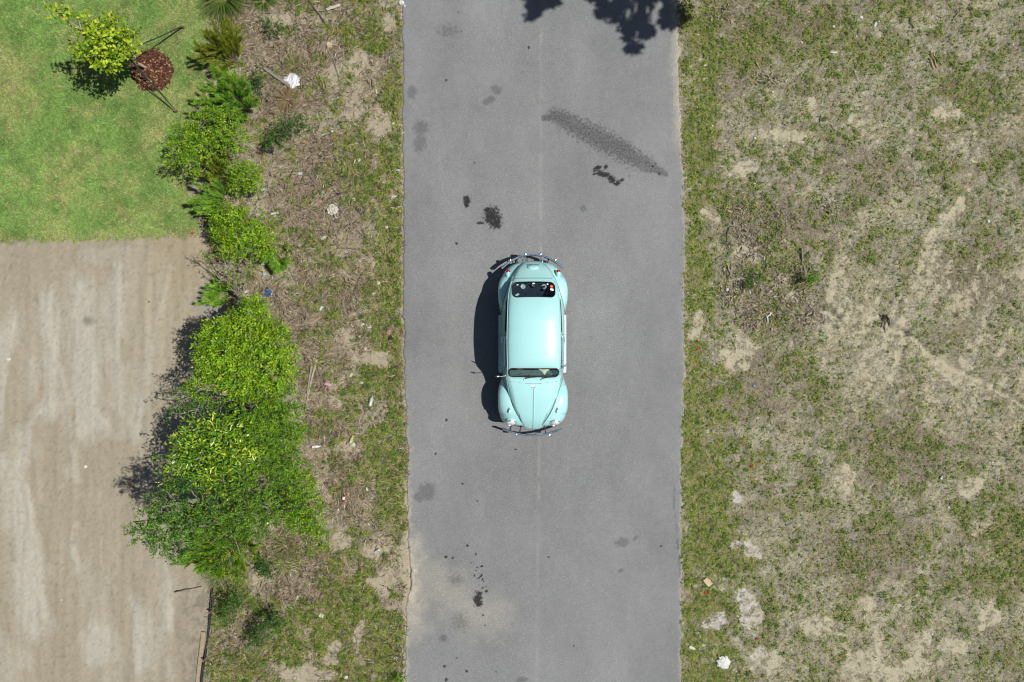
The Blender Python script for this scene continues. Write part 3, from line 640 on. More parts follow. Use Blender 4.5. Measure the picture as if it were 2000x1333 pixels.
# ------------------------------------------------------------------ shrubs and trees
YG, MG, DG, OL, BR = A(206, 232, 44), A(146, 192, 32), A(78, 124, 34), A(172, 186, 50), A(160, 120, 60)
def crown_leaves(blobs, dens, size, cols, tip, per=12, droop=0., asp=.5, gap=.0):
    """sprigs of leaves set through lobes; blobs: (px, py, radius px, height m, flatness)"""
    B = Bulk()
    for bl in blobs:
        px, py, rp, h = bl[:4]; fl = bl[4] if len(bl) > 4 else .8
        R = rp*(1-h/CAM_H)/PPM; c = np.array(V(px, py, h)); ns = max(4, int(2.3*dens*R*R))
        u = unit(rng.normal(0, 1, (ns, 3))); u[:, 2] = np.where(u[:, 2] < -.35, -u[:, 2], u[:, 2])
        rad = R*rng.uniform(.25, 1.0, (ns, 1))**.55
        q0 = c+u*R; lump = .66+.70*vn(q0[:, 0]*3.6+3, q0[:, 1]*3.6+q0[:, 2]*2, 140)[:, None]
        q = c+u*rad*lump*np.array([1, 1, fl])
        keep = (vn(q[:, 0]*5.2+9, q[:, 1]*5.2+q[:, 2]*1.5, 141) > gap+.07) & (vn(q[:, 0]*2.3+q[:, 2], q[:, 1]*2.3-q[:, 2]*.7, 143) > .11)
        q, u = q[keep], u[keep]; ns = len(q)
        if not ns: continue
        ax = unit(u+rng.normal(0, .45, (ns, 3))+np.array([0, 0, .35-droop]))
        rp_ = np.repeat(np.arange(ns), per); m = len(rp_)
        t = np.tile(np.linspace(0, 1, per), ns)[:, None]; L = size*2.6
        pos = q[rp_]+ax[rp_]*t*L+rng.normal(0, size*.35, (m, 3))
        pos[:, 2] = np.maximum(pos[:, 2], .02)
        d = unit(ax[rp_]*.6+rng.normal(0, .8, (m, 3))+np.array([0, 0, -.1-droop]))
        nr = unit(u[rp_]*.9+rng.normal(0, .36, (m, 3))+np.array([.1, 0, .75]))
        sb = rng.uniform(.55, 1.35, (ns, 1)); cc = (np.array(cols)[rng.integers(0, len(cols), ns)]*sb)[rp_]*(1+rng.uniform(-.25, .25, (m, 1)))
        tp = ((t[:, 0] > .72) & (rng.random(m) < .7) & (rng.random(ns) < .45)[rp_] & (q[rp_][:, 2] > c[2]-R*.2))[:, None]
        cc = np.where(tp, np.array(tip)*(1+rng.uniform(-.2, .2, (m, 1))), cc)
        B.add(leaves(pos, d, nr, size*rng.uniform(.55, 1.3, m), size*asp*rng.uniform(.6, 1.15, m), cc, .22))
    return B
def limb(mb, a, b, r0, r1, wob=.12, n=6):
    a, b = Vector(a), Vector(b); L = (b-a).length; pts = []
    for i in range(n+1):
        t = i/n; p = a.lerp(b, t); k = wob*L*math.sin(PI*t)*.6
        pts.append(p+Vector((random.gauss(0, k*.4), random.gauss(0, k*.4), k*.5)))
    mb.tube(pts, [r0+(r1-r0)*i/n for i in range(n+1)], 6)
def local(o, parent):
    """keep world coordinates of a mesh built in world space under a parent that stands elsewhere"""
    o.parent = parent; o.matrix_parent_inverse = parent.matrix_basis.inverted()
    return o
def plant(name, label, cat, base, blobs, dens, size, cols, tip, mat=None, r0=.03, bark=None, group=None, trunk='trunk', foliage='crown', top=None, extra=(), **kw):
    bx, by = P(*base); z = float(gz(bx, by))
    root = empty(name, (float(bx), float(by), z)); tag(root, label, cat, group)
    st = MB(); b0 = Vector((float(bx), float(by), z-.03)); hub = None
    if top: limb(st, b0, V(*top), r0, r0*.35, .04, 8)
    hs = [V(*b[:3][:2], b[3]) for b in blobs]
    mid = sum(hs, Vector())/len(hs); hub = b0.lerp(mid, .35)
    if not top: limb(st, b0, hub, r0, r0*.75, .08, 4)
    for b, h in zip(blobs, hs):
        R = b[2]/PPM
        src = hub if not top else b0.lerp(V(*top), min(.9, max(.25, (h.z-.25)/max(top[2], .1))))
        limb(st, src, h, r0*.55, r0*.2, .15, 5)
        for k in range(4 if R > .2 else 2):
            e = h+Vector((random.gauss(0, .5), random.gauss(0, .5), random.uniform(-.1, .6)))*R
            limb(st, h, e, r0*.22, r0*.08, .1, 3)
    for p in extra: limb(st, hub, V(*p[:3]), r0*.5, r0*.15, .12, 6)
    local(st.build(trunk, bark or M_barkgrey), root)
    o = crown_leaves(blobs, dens, size, cols, tip, **kw).build(foliage, mat or M_leaf); local(o, root)
    return root
def feather(name, label, base, plumes, cols, n=300, group=None):
    """soft thread-leaved plant; plumes: (px0, py0, h0, px1, py1, h1, width m)"""
    bx, by = P(*base); z = float(gz(bx, by)); root = empty(name, (float(bx), float(by), z)); tag(root, label, 'shrub', group)
    st = MB(); B = Bulk(); b0 = Vector((float(bx), float(by), z-.02))
    for (x0, y0, h0, x1, y1, h1, w) in plumes:
        a, e = V(x0, y0, h0), V(x1, y1, h1); ax = np.array(e-a); L = np.linalg.norm(ax); ax = ax/L
        limb(st, b0, a, .012, .008, .1, 3); limb(st, a, e, .008, .003, .08, 4)
        # side sprays along the plume
        ns = 16
        for k in range(ns):
            t = (k+.5)/ns; c = np.array(a)+ax*L*t+rng.normal(0, w*.26, 3); c[2] = max(c[2], .03)
            dd = unit(ax*1.1+rng.normal(0, .30, 3)+np.array([0, 0, .15]))
            m = int(n*.42); tt = rng.random((m, 1)); sl = w*(1.1-.5*t)
            pos = c+dd*tt*sl*1.35+rng.normal(0, .010, (m, 3))
            d = unit(dd+rng.normal(0, .26, (m, 3)))
            cc = np.array(cols)[k % len(cols)]*(1+rng.uniform(-.3, .3, (m, 1)))*(.9+.25*tt)
            nr = unit(rng.normal(0, .6, (m, 3))+np.array([0, 0, 1]))
            B.add(leaves(pos, d, nr, rng.uniform(.05, .12, m), rng.uniform(.004, .008, m), cc, .1))
    local(st.build('stem', M_bark), root); local(B.build('foliage', M_leaf), root)
    return root
def spiky(name, label, base, r, n, cols, cat='grass clump', h=.35, wd=.014):
    bx, by = P(*base); z = float(gz(bx, by)); root = empty(name, (float(bx), float(by), z)); tag(root, label, cat)
    B = Bulk(); a = rng.uniform(0, 2*PI, n); R = r/PPM
    e = rng.uniform(.15, 1.3, n)
    d = np.stack([np.cos(a), np.sin(a), e], -1); ln = R*1.35*rng.uniform(.6, 1.1, n)
    p0 = np.stack([np.cos(a)*.03, np.sin(a)*.03, np.zeros(n)], -1)
    B.add(blades(p0, d, ln, wd*rng.uniform(.7, 1.3, n), np.array(cols)[rng.integers(0, len(cols), n)]*(1+rng.uniform(-.3, .3, (n, 1))), .8))
    o = B.build('blade_tuft', M_grass, root)
    d2 = rdir(max(30, n//4), .2); B2 = Bulk().add(blades(np.zeros((len(d2), 3))+[0, 0, .01], d2, R*.6, wd*.7, vary(A(150, 132, 100), len(d2)), .9))
    B2.build('dead_thatch', M_twig, root)
    return root

# the staked sapling on the lawn
mx, my = P(297, 138)
mz = float(gz(mx, my))
mb = MB(); rings = [(.47, -.02), (.45, .03), (.34, .055), (.18, .065), (.01, .065)]
mb.lathe(rings, Matrix.Translation((float(mx), float(my), mz)), 28)
base_m = mb.build('mulch_mound', simple('mulch_soil', A(96, 60, 46), .95, vary=.4, scale=30, bump=.8)); tag(base_m, kind='structure')
n = 1500; a = rng.uniform(0, 2*PI, n); rr = .46*np.sqrt(rng.random(n))*(1+.07*np.sin(a*5)+.05*np.sin(a*9+1))
xx = mx+rr*np.cos(a); yy = my+rr*np.sin(a); pos = np.stack([xx, yy, mz+.04+.045*(1-(rr/.5)**2)+rng.uniform(0, .02, n)], -1)
MC = np.array([A(104, 66, 52), A(128, 82, 62), A(78, 50, 42), A(160, 116, 88), A(206, 170, 130), A(108, 74, 60), A(92, 58, 48)])
d = rdir(n, 0.05); L = rng.uniform(.03, .10, n)
B = Bulk().add(leaves(pos, d, unit(np.stack([rng.normal(0, .5, n), rng.normal(0, .5, n), np.ones(n)], -1)), L, L*rng.uniform(.25, .5, n), MC[rng.integers(0, 7, n)]*(1+rng.uniform(-.2, .2, (n, 1))), .2))
tag(B.build('bark_mulch', M_twig), 'round bed of reddish brown bark mulch at the foot of the staked sapling', 'mulch', kind='stuff')
plant('sapling_tree', 'slender young maple sapling with pale trunk standing in the mulch circle on the lawn', 'tree', (288, 134),
      [(180, 74, 21, 2.1), (214, 66, 24, 1.95), (248, 88, 20, 1.5), (206, 96, 28, 1.7), (180, 112, 15, 1.8), (238, 108, 17, 1.45), (208, 118, 14, 1.7), (192, 46, 8, 2.2), (152, 30, 3, 2.7), (230, 44, 7, 2.0), (114, 30, 5, 3.1), (128, 36, 2, 3.0), (165, 92, 10, 1.9)],
      260, .085, [YG, A(184, 216, 44), A(140, 184, 38)], A(222, 236, 60), r0=.03, bark=simple('pale_bark', A(222, 204, 176), .85, vary=.2, scale=30), top=(112, 30, 3.15), per=9, asp=.75, gap=.0)
sp = simple('strap_webbing', A(46, 60, 40), .8); pegm = simple('peg_wood', A(150, 120, 100), .9, vary=.3, scale=60)
for (ex, ey, lab) in ((358, 54, 'wooden stake with dark strap up and right of the mulch circle near the feathery shrub'), (345, 218, 'wooden stake with dark strap on the lawn below right of the mulch circle'),
                      (292, 162, 'short stake with taut strap inside the mulch circle beside the sapling')):
    x, y = P(ex, ey); z = float(gz(x, y)); r_ = empty('tree_stake', (float(x), float(y), z)); tag(r_, lab, 'stake', 'stakes holding the sapling')
    MB().box((0, 0, .04), (.05, .04, .18), .4).build('peg', pegm, r_, False)
    t = V(241, 102, 1.15)-r_.location; m = MB()
    m.tube([(0.01, 0, .10), Vector((0, 0, .10)).lerp(t, .5)+Vector((0, 0, -.02)), t], .013, 5); m.tube([(-.01, .01, .10), Vector((0, 0, .10)).lerp(t, .5)+Vector((.02, .03, -.05)), t], .008, 5)
    m.build('strap', sp, r_)

FE = [A(166, 220, 74), A(136, 196, 66), A(190, 230, 92)]; FO = [A(166, 180, 52), A(136, 160, 48), A(184, 190, 66)]
spiky('grass_clump', 'big spiky grass clump at the top edge where lawn meets the verge', (440, -2), 46, 420, [A(112, 140, 60), A(136, 154, 80), A(90, 120, 50)], h=.5)
spiky('grass_clump', 'tuft of mixed green blades at the top edge right of the big spiky clump', (516, 2), 24, 120, [A(90, 126, 46), A(120, 150, 60)])
feather('feathery_shrub', 'olive feathery shrub below the spiky clump at the lawn edge', (462, 122),
        [(455, 112, .2, 432, 55, .8, .24), (450, 112, .25, 410, 66, .9, .22), (448, 115, .2, 394, 90, .8, .24), (455, 105, .3, 448, 52, .8, .2), (445, 118, .15, 396, 112, .5, .18), (460, 128, .1, 424, 138, .4, .15), (450, 100, .3, 424, 78, .9, .2), (462, 110, .1, 462, 80, .5, .16)], FO)
feather('feathery_shrub', 'large bright green feathery shrub between the olive one and the leafy bushes', (482, 212),
        [(470, 200, .3, 424, 150, 1.0, .26), (470, 195, .4, 450, 150, 1.0, .24), (470, 205, .4, 408, 172, 1.1, .26), (465, 215, .3, 392, 200, 1.0, .26), (470, 220, .2, 400, 225, .8, .24), (482, 200, .3, 478, 170, .8, .22),
         (484, 215, .3, 490, 196, .7, .2), (475, 210, .4, 436, 196, 1.0, .24), (480, 225, .2, 462, 228, .6, .2), (466, 180, .5, 440, 166, 1.1, .22), (450, 222, .3, 420, 232, .8, .2)], FE)
LC = [MG, A(164, 204, 36), A(116, 166, 32)]
plant('leafy_bush', 'yellow green leafy bush on the lawn edge below the big feathery shrub', 'shrub', (450, 282),
      [(395, 248, 32, 1.2), (440, 255, 34, 1.1), (365, 272, 30, 1.2), (352, 300, 24, 1.2), (400, 292, 34, 1.0), (455, 278, 26, .9), (372, 322, 22, 1.0), (395, 336, 18, .8), (418, 232, 20, 1.2)], 420, .05, LC, YG, r0=.03, per=11, gap=.12, extra=[(470, 316, .5), (455, 330, .4)])
plant('dark_bush', 'dark green broad leaved bush in the brown verge right of the leafy bush', 'shrub', (570, 262), [(541, 264, 21, .5, .6), (572, 247, 20, .45, .6), (594, 242, 11, .35, .6), (530, 277, 12, .4, .6)], 300, .055,
      [DG, A(76, 124, 44), A(90, 134, 56)], A(108, 150, 66), r0=.015, per=10, foliage='foliage', trunk='stem')
plant('dark_sprig', 'small dark weed bush near the top of the verge by the white flecks', 'shrub', (538, 50), [(537, 50, 15, .25, .6), (528, 46, 9, .2, .6)], 420, .045, [DG, A(76, 124, 44)], A(100, 140, 56), r0=.01, per=9, foliage='foliage', trunk='stem')
plant('dark_sprig', 'low dark weedy plant left of the white plastic sheet', 'shrub', (505, 150), [(500, 148, 17, .2, .5), (512, 170, 20, .18, .5), (494, 172, 12, .15, .5)], 260, .05, [A(76, 110, 54), A(92, 124, 60)], A(100, 140, 56), r0=.01, per=8, gap=.3, foliage='foliage', trunk='stem')
feather('feathery_shrub', 'olive brown feathery shrub below the leafy bush', (448, 342), [(440, 336, .2, 412, 300, .8, .2), (440, 340, .2, 402, 318, .8, .2), (446, 335, .2, 430, 296, .7, .18), (436, 345, .2, 396, 340, .6, .18)], FO, 260)
feather('feathery_shrub', 'small green feathery shrub at the lawn corner below the olive brown one', (450, 398), [(435, 392, .15, 396, 366, .6, .2), (432, 396, .15, 380, 392, .6, .18), (436, 400, .1, 392, 412, .5, .16), (440, 388, .2, 424, 362, .6, .18), (442, 402, .1, 414, 416, .4, .15)], FE, 260)
plant('round_bush', 'round yellow green bush standing right of the feathery shrubs', 'shrub', (492, 356), [(478, 346, 30, .75), (495, 338, 20, .7), (468, 362, 22, .6), (498, 362, 20, .55), (462, 336, 18, .7)], 430, .045, LC, YG, r0=.02, per=11, gap=.06, extra=[(450, 360, .5)])
plant('leafy_bush', 'bright leafy bush at the corner where the dirt lot begins', 'shrub', (492, 470),
      [(452, 425, 30, 1.0), (485, 432, 32, .9), (440, 452, 24, .9), (470, 465, 34, .9), (505, 462, 26, .8), (455, 488, 22, .8), (425, 440, 14, .9), (500, 410, 16, .8), (520, 480, 18, .6), (490, 490, 20, .7)], 420, .055, LC, YG, r0=.03, per=11, gap=.12)
feather('feathery_shrub', 'thin trailing feathery shrub right of the corner bush', (552, 512), [(528, 488, .3, 536, 520, .4, .16), (532, 478, .3, 524, 500, .4, .15), (545, 508, .1, 556, 514, .3, .14), (530, 500, .2, 540, 528, .3, .12)], FE, 220)
plant('sparse_tree', 'thin open tree with bare grey stems above the tall hedge trees', 'tree', (478, 612),
      [(430, 488, 16, 1.6), (412, 505, 12, 1.7), (455, 520, 20, 1.4), (480, 535, 20, 1.2), (440, 545, 16, 1.4), (488, 515, 12, 1.2), (402, 492, 9, 1.7), (418, 530, 10, 1.4), (462, 555, 14, 1.0), (500, 545, 10, .9)], 170, .05, [OL, A(124, 150, 46), MG], A(176, 188, 60), r0=.028, per=8, gap=.34,
      extra=[(455, 500, 1.4), (462, 560, .9), (460, 575, .7)])
feather('feathery_shrub', 'low feathery shrub at the foot of the thin open tree on the dirt', (460, 572), [(440, 572, .1, 408, 574, .5, .16), (440, 576, .1, 404, 590, .4, .15), (448, 572, .1, 426, 560, .4, .14), (450, 574, .1, 462, 556, .5, .14), (448, 580, .1, 426, 592, .3, .12)], FE, 240)
# the tall hedge row
plant('hedge_tree', 'topmost broad bright green tree of the tall hedge row', 'tree', (535, 690),
      [(500, 622, 34, 2.0), (470, 650, 38, 2.3), (430, 640, 26, 2.3), (410, 668, 26, 2.5), (440, 690, 40, 2.6), (490, 690, 42, 2.5), (535, 670, 38, 2.1), (405, 705, 20, 2.6), (460, 735, 40, 2.6), (520, 725, 42, 2.3), (548, 700, 26, 2.0),
       (420, 740, 22, 2.6), (552, 745, 22, 1.9), (500, 600, 20, 1.6), (395, 760, 22, 2.6), (520, 640, 26, 1.9)], 480, .062, [MG, A(134, 184, 30), A(160, 202, 36)], YG, r0=.06, per=11, gap=.08)
plant('hedge_tree', 'dense small leaved tree on the right side of the hedge row beside the grey plank', 'tree', (560, 812),
      [(520, 770, 36, 2.1), (555, 780, 32, 1.8), (565, 815, 32, 1.7), (530, 820, 42, 2.1), (490, 800, 36, 2.3), (500, 845, 42, 2.2), (550, 860, 40, 1.8), (575, 850, 22, 1.5), (520, 895, 38, 1.8), (560, 895, 24, 1.5), (480, 870, 30, 2.1), (590, 830, 10, 1.4)],
      620, .042, [A(122, 172, 30), A(100, 152, 30), A(140, 184, 36)], A(170, 208, 44), r0=.05, per=12, gap=.1)
plant('sparse_tree', 'thin branch of dark leaves reaching left over the dirt from the middle of the hedge', 'tree', (470, 780), [(370, 775, 20, 2.7), (345, 795, 12, 2.8), (352, 760, 10, 2.8), (385, 800, 22, 2.6), (330, 808, 8, 2.8), (400, 780, 26, 2.6), (430, 810, 26, 2.4), (425, 770, 22, 2.5)],
      260, .055, [A(84, 130, 40), A(110, 150, 48)], A(150, 182, 50), r0=.03, per=8, gap=.3)
plant('glossy_tree', 'glossy large leaved tree with yellow green shoots on the left of the hedge row', 'tree', (470, 880),
      [(370, 870, 26, 2.7), (395, 850, 28, 2.6), (430, 860, 34, 2.6), (470, 850, 30, 2.3), (360, 900, 24, 2.6), (395, 895, 32, 2.6), (440, 900, 34, 2.4), (480, 890, 28, 2.2), (345, 925, 16, 2.5), (500, 870, 20, 2.0), (400, 835, 22, 2.5), (440, 830, 24, 2.4), (405, 925, 28, 2.3), (440, 935, 28, 2.2), (375, 932, 22, 2.3), (330, 935, 7, 2.5)],
      210, .105, [A(128, 176, 34), A(106, 156, 32), A(150, 190, 40)], A(222, 236, 70), mat=M_gloss, r0=.05, per=9, asp=.36, gap=.12)
plant('hedge_tree', 'dark spreading tree at the lower left of the hedge with a bare grey branch', 'tree', (455, 985),
      [(290, 1010, 26, 3.6), (270, 1035, 20, 3.7), (285, 1060, 18, 3.6), (315, 990, 24, 3.5), (325, 1030, 34, 3.4), (350, 1000, 34, 3.2), (360, 1045, 36, 3.1), (395, 985, 34, 2.9), (315, 1060, 20, 3.4), (340, 975, 26, 3.1), (375, 960, 28, 2.9), (262, 1020, 12, 3.7), (345, 1070, 22, 3.1), (400, 1030, 30, 2.9), (300, 1040, 20, 3.5)],
      300, .055, [A(96, 148, 40), A(116, 164, 44), A(78, 128, 36)], A(146, 184, 50), r0=.055, per=10, gap=.08, extra=[(372, 1016, 3.5), (405, 990, 3.5), (302, 1000, 3.8)])
plant('hedge_tree', 'mid green bushy tree in the lower middle of the hedge row', 'tree', (490, 960),
      [(440, 950, 34, 2.4), (480, 950, 34, 2.2), (430, 990, 36, 2.5), (470, 1000, 38, 2.2), (515, 950, 32, 1.8), (520, 990, 34, 1.6), (500, 1030, 28, 1.6), (545, 925, 28, 1.6), (455, 1040, 36, 2.0), (410, 1010, 26, 2.6), (540, 1010, 14, 1.2)], 430, .05, [A(108, 156, 34), A(84, 132, 34), A(128, 172, 38)], A(160, 196, 46), r0=.05, per=11, gap=.16)
plant('hedge_bush', 'separate rounded bush at the lower right end of the hedge row', 'shrub', (582, 985),
      [(570, 945, 28, 1.3), (595, 950, 26, 1.2), (605, 985, 30, 1.1), (580, 990, 24, 1.2), (615, 1020, 26, 1.0), (590, 1030, 22, 1.0), (625, 1045, 18, .8), (575, 1015, 20, 1.0), (632, 1062, 9, .6), (585, 920, 20, 1.4)], 480, .046, [MG, A(104, 156, 32), A(132, 180, 34)], YG, r0=.03, per=11, gap=.12)
feather('feathery_shrub', 'wide feathery shrub hanging over the dirt at the bottom of the hedge', (460, 1075),
        [(440, 1060, .5, 360, 1050, 1.4, .30), (440, 1070, .5, 372, 1085, 1.2, .28), (445, 1070, .5, 400, 1108, 1.1, .26), (450, 1050, .6, 400, 1040, 1.6, .28), (452, 1075, .4, 428, 1118, .9, .24), (460, 1070, .5, 470, 1110, .9, .24), (455, 1045, .6, 440, 1010, 1.7, .28),
         (450, 1060, .5, 385, 1065, 1.5, .26), (470, 1060, .4, 500, 1080, .8, .24), (430, 1085, .3, 350, 1102, .9, .2), (465, 1045, .5, 485, 1020, 1.4, .24)], [A(130, 190, 50), A(150, 204, 54), A(172, 206, 54)], 300)
plant('leafy_bush', 'low yellow green bush at the bottom tip of the hedge row', 'shrub', (450, 1095), [(420, 1085, 26, .9), (450, 1080, 28, 1.0), (480, 1075, 22, .9), (400, 1100, 16, .8), (440, 1108, 22, .7), (415, 1120, 14, .5)], 300, .05, [A(120, 156, 40), OL, A(96, 140, 40)], A(180, 196, 50), r0=.025, per=9, gap=.25)
plant('dark_bush', 'small dark bush just below the hedge on brown stems', 'shrub', (524, 1108), [(520, 1108, 17, .35), (526, 1118, 12, .25), (515, 1098, 10, .3)], 460, .05, [DG, A(76, 122, 40)], A(104, 150, 50), r0=.012, per=9, foliage='foliage', trunk='stem')
plant('dark_bush', 'dark bush with deep shade near the dirt edge left of the spiky plant', 'shrub', (462, 1180), [(456, 1176, 20, .5), (440, 1188, 14, .4), (470, 1170, 10, .4), (448, 1196, 16, .3)], 380, .05, [DG, A(84, 128, 44), A(100, 140, 50)], A(130, 168, 56), r0=.012, per=9, gap=.15, foliage='foliage', trunk='stem')
spiky('spiky_plant', 'little rosette of stiff yellow green spikes beside the dark bush', (502, 1184), 17, 90, [A(128, 150, 60), A(100, 130, 50)], 'plant', wd=.016)
plant('dark_bush', 'long dark bush lying diagonally on the verge near the bottom edge', 'shrub', (520, 1226), [(535, 1212, 15, .5), (520, 1226, 18, .5), (505, 1240, 16, .4), (495, 1252, 12, .3), (545, 1222, 12, .3)], 460, .05, [DG, A(70, 118, 40), A(84, 130, 44)], A(104, 150, 50), r0=.014, per=9, foliage='foliage', trunk='stem')
spiky('grass_clump', 'loose pale grass clump on the brown patch below the rounded bush', (560, 1066), 26, 120, [A(150, 150, 90), A(128, 140, 70), A(164, 152, 110)], wd=.008)
spiky('grass_clump', 'pale wispy grass clump at the lower left foot of the hedge', (428, 1124), 30, 160, [A(140, 152, 96), A(120, 140, 80), A(164, 160, 120)], wd=.008)
spiky('straw_clump', 'clump of straw coloured dead grass below the white plastic sheet', (562, 196), 26, 150, [A(184, 160, 118), A(160, 136, 98)], wd=.009)
spiky('grass_clump', 'pale upright grass tuft just above the white plastic sheet', (575, 128), 26, 80, [A(170, 160, 110), A(140, 150, 80)], wd=.009)
plant('dark_sprig', 'bright green sprig at the lower end of the thick grey branch in the wood debris', 'plant', (1583, 548), [(1583, 542, 9, .25), (1582, 552, 8, .2)], 700, .05, [MG, A(104, 150, 40)], A(150, 190, 50), r0=.008, per=9, foliage='foliage', trunk='stem')
plant('dark_sprig', 'dark green sprig in the wood debris left of the thick branch', 'plant', (1468, 550), [(1468, 546, 13, .15, .5), (1462, 552, 8, .12, .5)], 500, .05, [DG, A(84, 134, 40)], A(110, 156, 50), r0=.008, per=9, foliage='foliage', trunk='stem')
plant('dark_sprig', 'brownish weed tuft overhanging the right road edge at the top of the frame', 'plant', (1342, 28), [(1338, 22, 14, .25), (1344, 44, 10, .2), (1336, 6, 12, .25)], 360, .05, [A(96, 100, 56), A(90, 80, 60), A(120, 112, 70)], A(120, 130, 70), r0=.01, per=8, foliage='foliage', trunk='stem')
plant('green_sprig', 'small bright weed alone in dry stems right of the white scrap near the lawn corner', 'plant', (561, 486), [(561, 485, 9, .12, .5)], 700, .045, [MG, A(104, 150, 40)], YG, r0=.006, per=9, foliage='foliage', trunk='stem')
plant('dark_sprig', 'dark weed at the very bottom corner of the verge next to the road', 'plant', (780, 1328), [(780, 1328, 12, .12, .5)], 600, .045, [DG, MG], MG, r0=.006, per=9, foliage='foliage', trunk='stem')

# the tall tree beyond the upper edge whose shadow falls across the road
def from_shadow(sx, sy, h):
    x, y = P(sx, sy); return Vector((float(x)-SHX*h, float(y)-SHY*h, h))
cl = [(1168, 8, 22, 8.3), (1184, 32, 22, 8.2), (1212, 16, 28, 8.4), (1222, 56, 20, 8), (1238, 82, 19, 7.8), (1246, 44, 24, 8.1), (1262, 68, 15, 8), (1300, 52, 22, 8.2), (1316, 18, 24, 8.4), (1262, 4, 18, 8.6), (1034, 4, 24, 8.5), (1047, 24, 19, 8.3), (1077, 10, 14, 8.2),
      (1008, -12, 16, 8.6), (1150, -14, 26, 8.4), (1290, -20, 34, 8.6)]
r = random.Random(5)
cl = [(x+r.gauss(0, .42)*q, y+r.gauss(0, .42)*q-6, q*.42, h) for x, y, q, h in cl for _ in range(4)]+cl[:0]
for k in range(34): cl.append((r.uniform(1010, 1420), r.uniform(-330, -50), r.uniform(22, 40), r.uniform(6.5, 10.5)))
root = empty('shade_tree', (7.2, 10.0, -.03)); tag(root, 'tall tree past the top of the frame casting a clumpy shadow on the road', 'tree')
st = MB(); B = Bulk(); hub = Vector((7.0, 9.9, 6)); limb(st, (7.2, 10.0, -.1), hub, .17, .12, .03, 8); limb(st, hub, (6.9, 9.8, 10), .12, .05, .03, 6)
for sx, sy, rp, h in cl:
    c = from_shadow(sx, sy, h); R = rp/PPM; limb(st, Vector((7, 9.9, h-1.6)), c, .04, .015, .06, 5)
    m = int(1100*R*R+36); u = unit(rng.normal(0, 1, (m, 3))); pos = np.array(c)+u*R*rng.uniform(.1, 1.15, (m, 1))**.5
    B.add(leaves(pos, rdir(m, .1), unit(rng.normal(0, .5, (m, 3))+np.array([0, 0, 1])), .15, .075, vary(DG, m)))
local(st.build('trunk', M_bark), root); local(B.build('crown', M_leaf), root)

# ------------------------------------------------------------------ the car
CX = .464
car = empty('vintage_car', (CX, 0, 0)); tag(car, 'pale turquoise rounded vintage two door car parked lengthwise in the middle of the road', 'car')
paint = simple('turquoise_paint', (.325, .595, .585), .42, coat=1, vary=.02, scale=3, spec=.5)
chrome = simple('chrome', (.80, .88, .98), .16, metal=1, vary=.05)
rubber = simple('black_rubber', (.012, .012, .014), .55)
tyrem = simple('tyre_rubber', (.02, .02, .021), .8, vary=.2)
seamm = simple('panel_gap', (.10, .18, .18), .7)
dark = simple('dark_trim', (.018, .022, .03), .75, vary=.3)
cream = simple('cream_vinyl', (.52, .50, .42), .6)
white = simple('white_enamel', (.80, .80, .78), .3, coat=.5, vary=.02)
redl = simple('red_lens', (.30, .006, .012), .15, coat=1, vary=.02)
clear = simple('headlamp_glass', (.55, .56, .55), .08, coat=1, vary=.1, scale=60)
def glassmat():
    m, n, l, b = newmat('window_glass'); n.remove(b)
    t = n.new('ShaderNodeBsdfTransparent'); t.inputs[0].default_value = (.72, .82, .80, 1)
    g = n.new('ShaderNodeBsdfGlossy'); g.inputs['Roughness'].default_value = .03
    f = n.new('ShaderNodeLayerWeight'); f.inputs['Blend'].default_value = .5; x = n.new('ShaderNodeMixShader')
    p = n.new('ShaderNodeMath'); p.operation = 'POWER'; p.inputs[1].default_value = 4.; l.new(f.outputs['Facing'], p.inputs[0])
    a = n.new('ShaderNodeMath'); a.operation = 'MULTIPLY_ADD'; a.inputs[1].default_value = .7; a.inputs[2].default_value = .045; l.new(p.outputs[0], a.inputs[0])
    l.new(a.outputs[0], x.inputs[0]); l.new(t.outputs[0], x.inputs[1]); l.new(g.outputs[0], x.inputs[2]); l.new(x.outputs[0], n['Material Output'].inputs[0])
    return m
glass = glassmat()
# Y (rear +), W hull half width, Bw belt half width, B belt z, G gutter half width, GZ gutter z, H top z
ST = np.array([(-1.985, .06, .06, .40, .04, .41, .42), (-1.97, .14, .13, .42, .10, .46, .48), (-1.93, .22, .21, .45, .17, .515, .56), (-1.85, .30, .29, .52, .235, .61, .665), (-1.76, .36, .345, .58, .28, .69, .75), (-1.60, .44, .42, .66, .345, .78, .84), (-1.45, .50, .47, .73, .39, .84, .895),
    (-1.2, .58, .53, .81, .45, .91, .965), (-1.0, .63, .565, .87, .49, .95, 1.0), (-.84, .665, .59, .91, .53, .975, 1.02), (-.79, .67, .60, .93, .545, 1.0, 1.045), (-.57, .70, .615, .96, .553, 1.28, 1.40), (-.5, .70, .618, .965, .556, 1.305, 1.44), (-.35, .705, .62, .97, .56, 1.33, 1.475), (0, .71, .62, .97, .565, 1.35, 1.50),
    (.4, .71, .61, .97, .558, 1.34, 1.485), (.7, .70, .595, .97, .55, 1.29, 1.435), (.9, .675, .58, .96, .54, 1.22, 1.37), (1.0, .65, .57, .95, .53, 1.175, 1.325), (1.25, .56, .52, .88, .475, 1.03, 1.155), (1.45, .46, .44, .78, .39, .89, .985), (1.62, .36, .34, .66, .30, .74, .82), (1.72, .27, .25, .55, .21, .60, .66), (1.78, .16, .15, .44, .12, .47, .50), (1.79, .06, .06, .40, .05, .41, .42)])
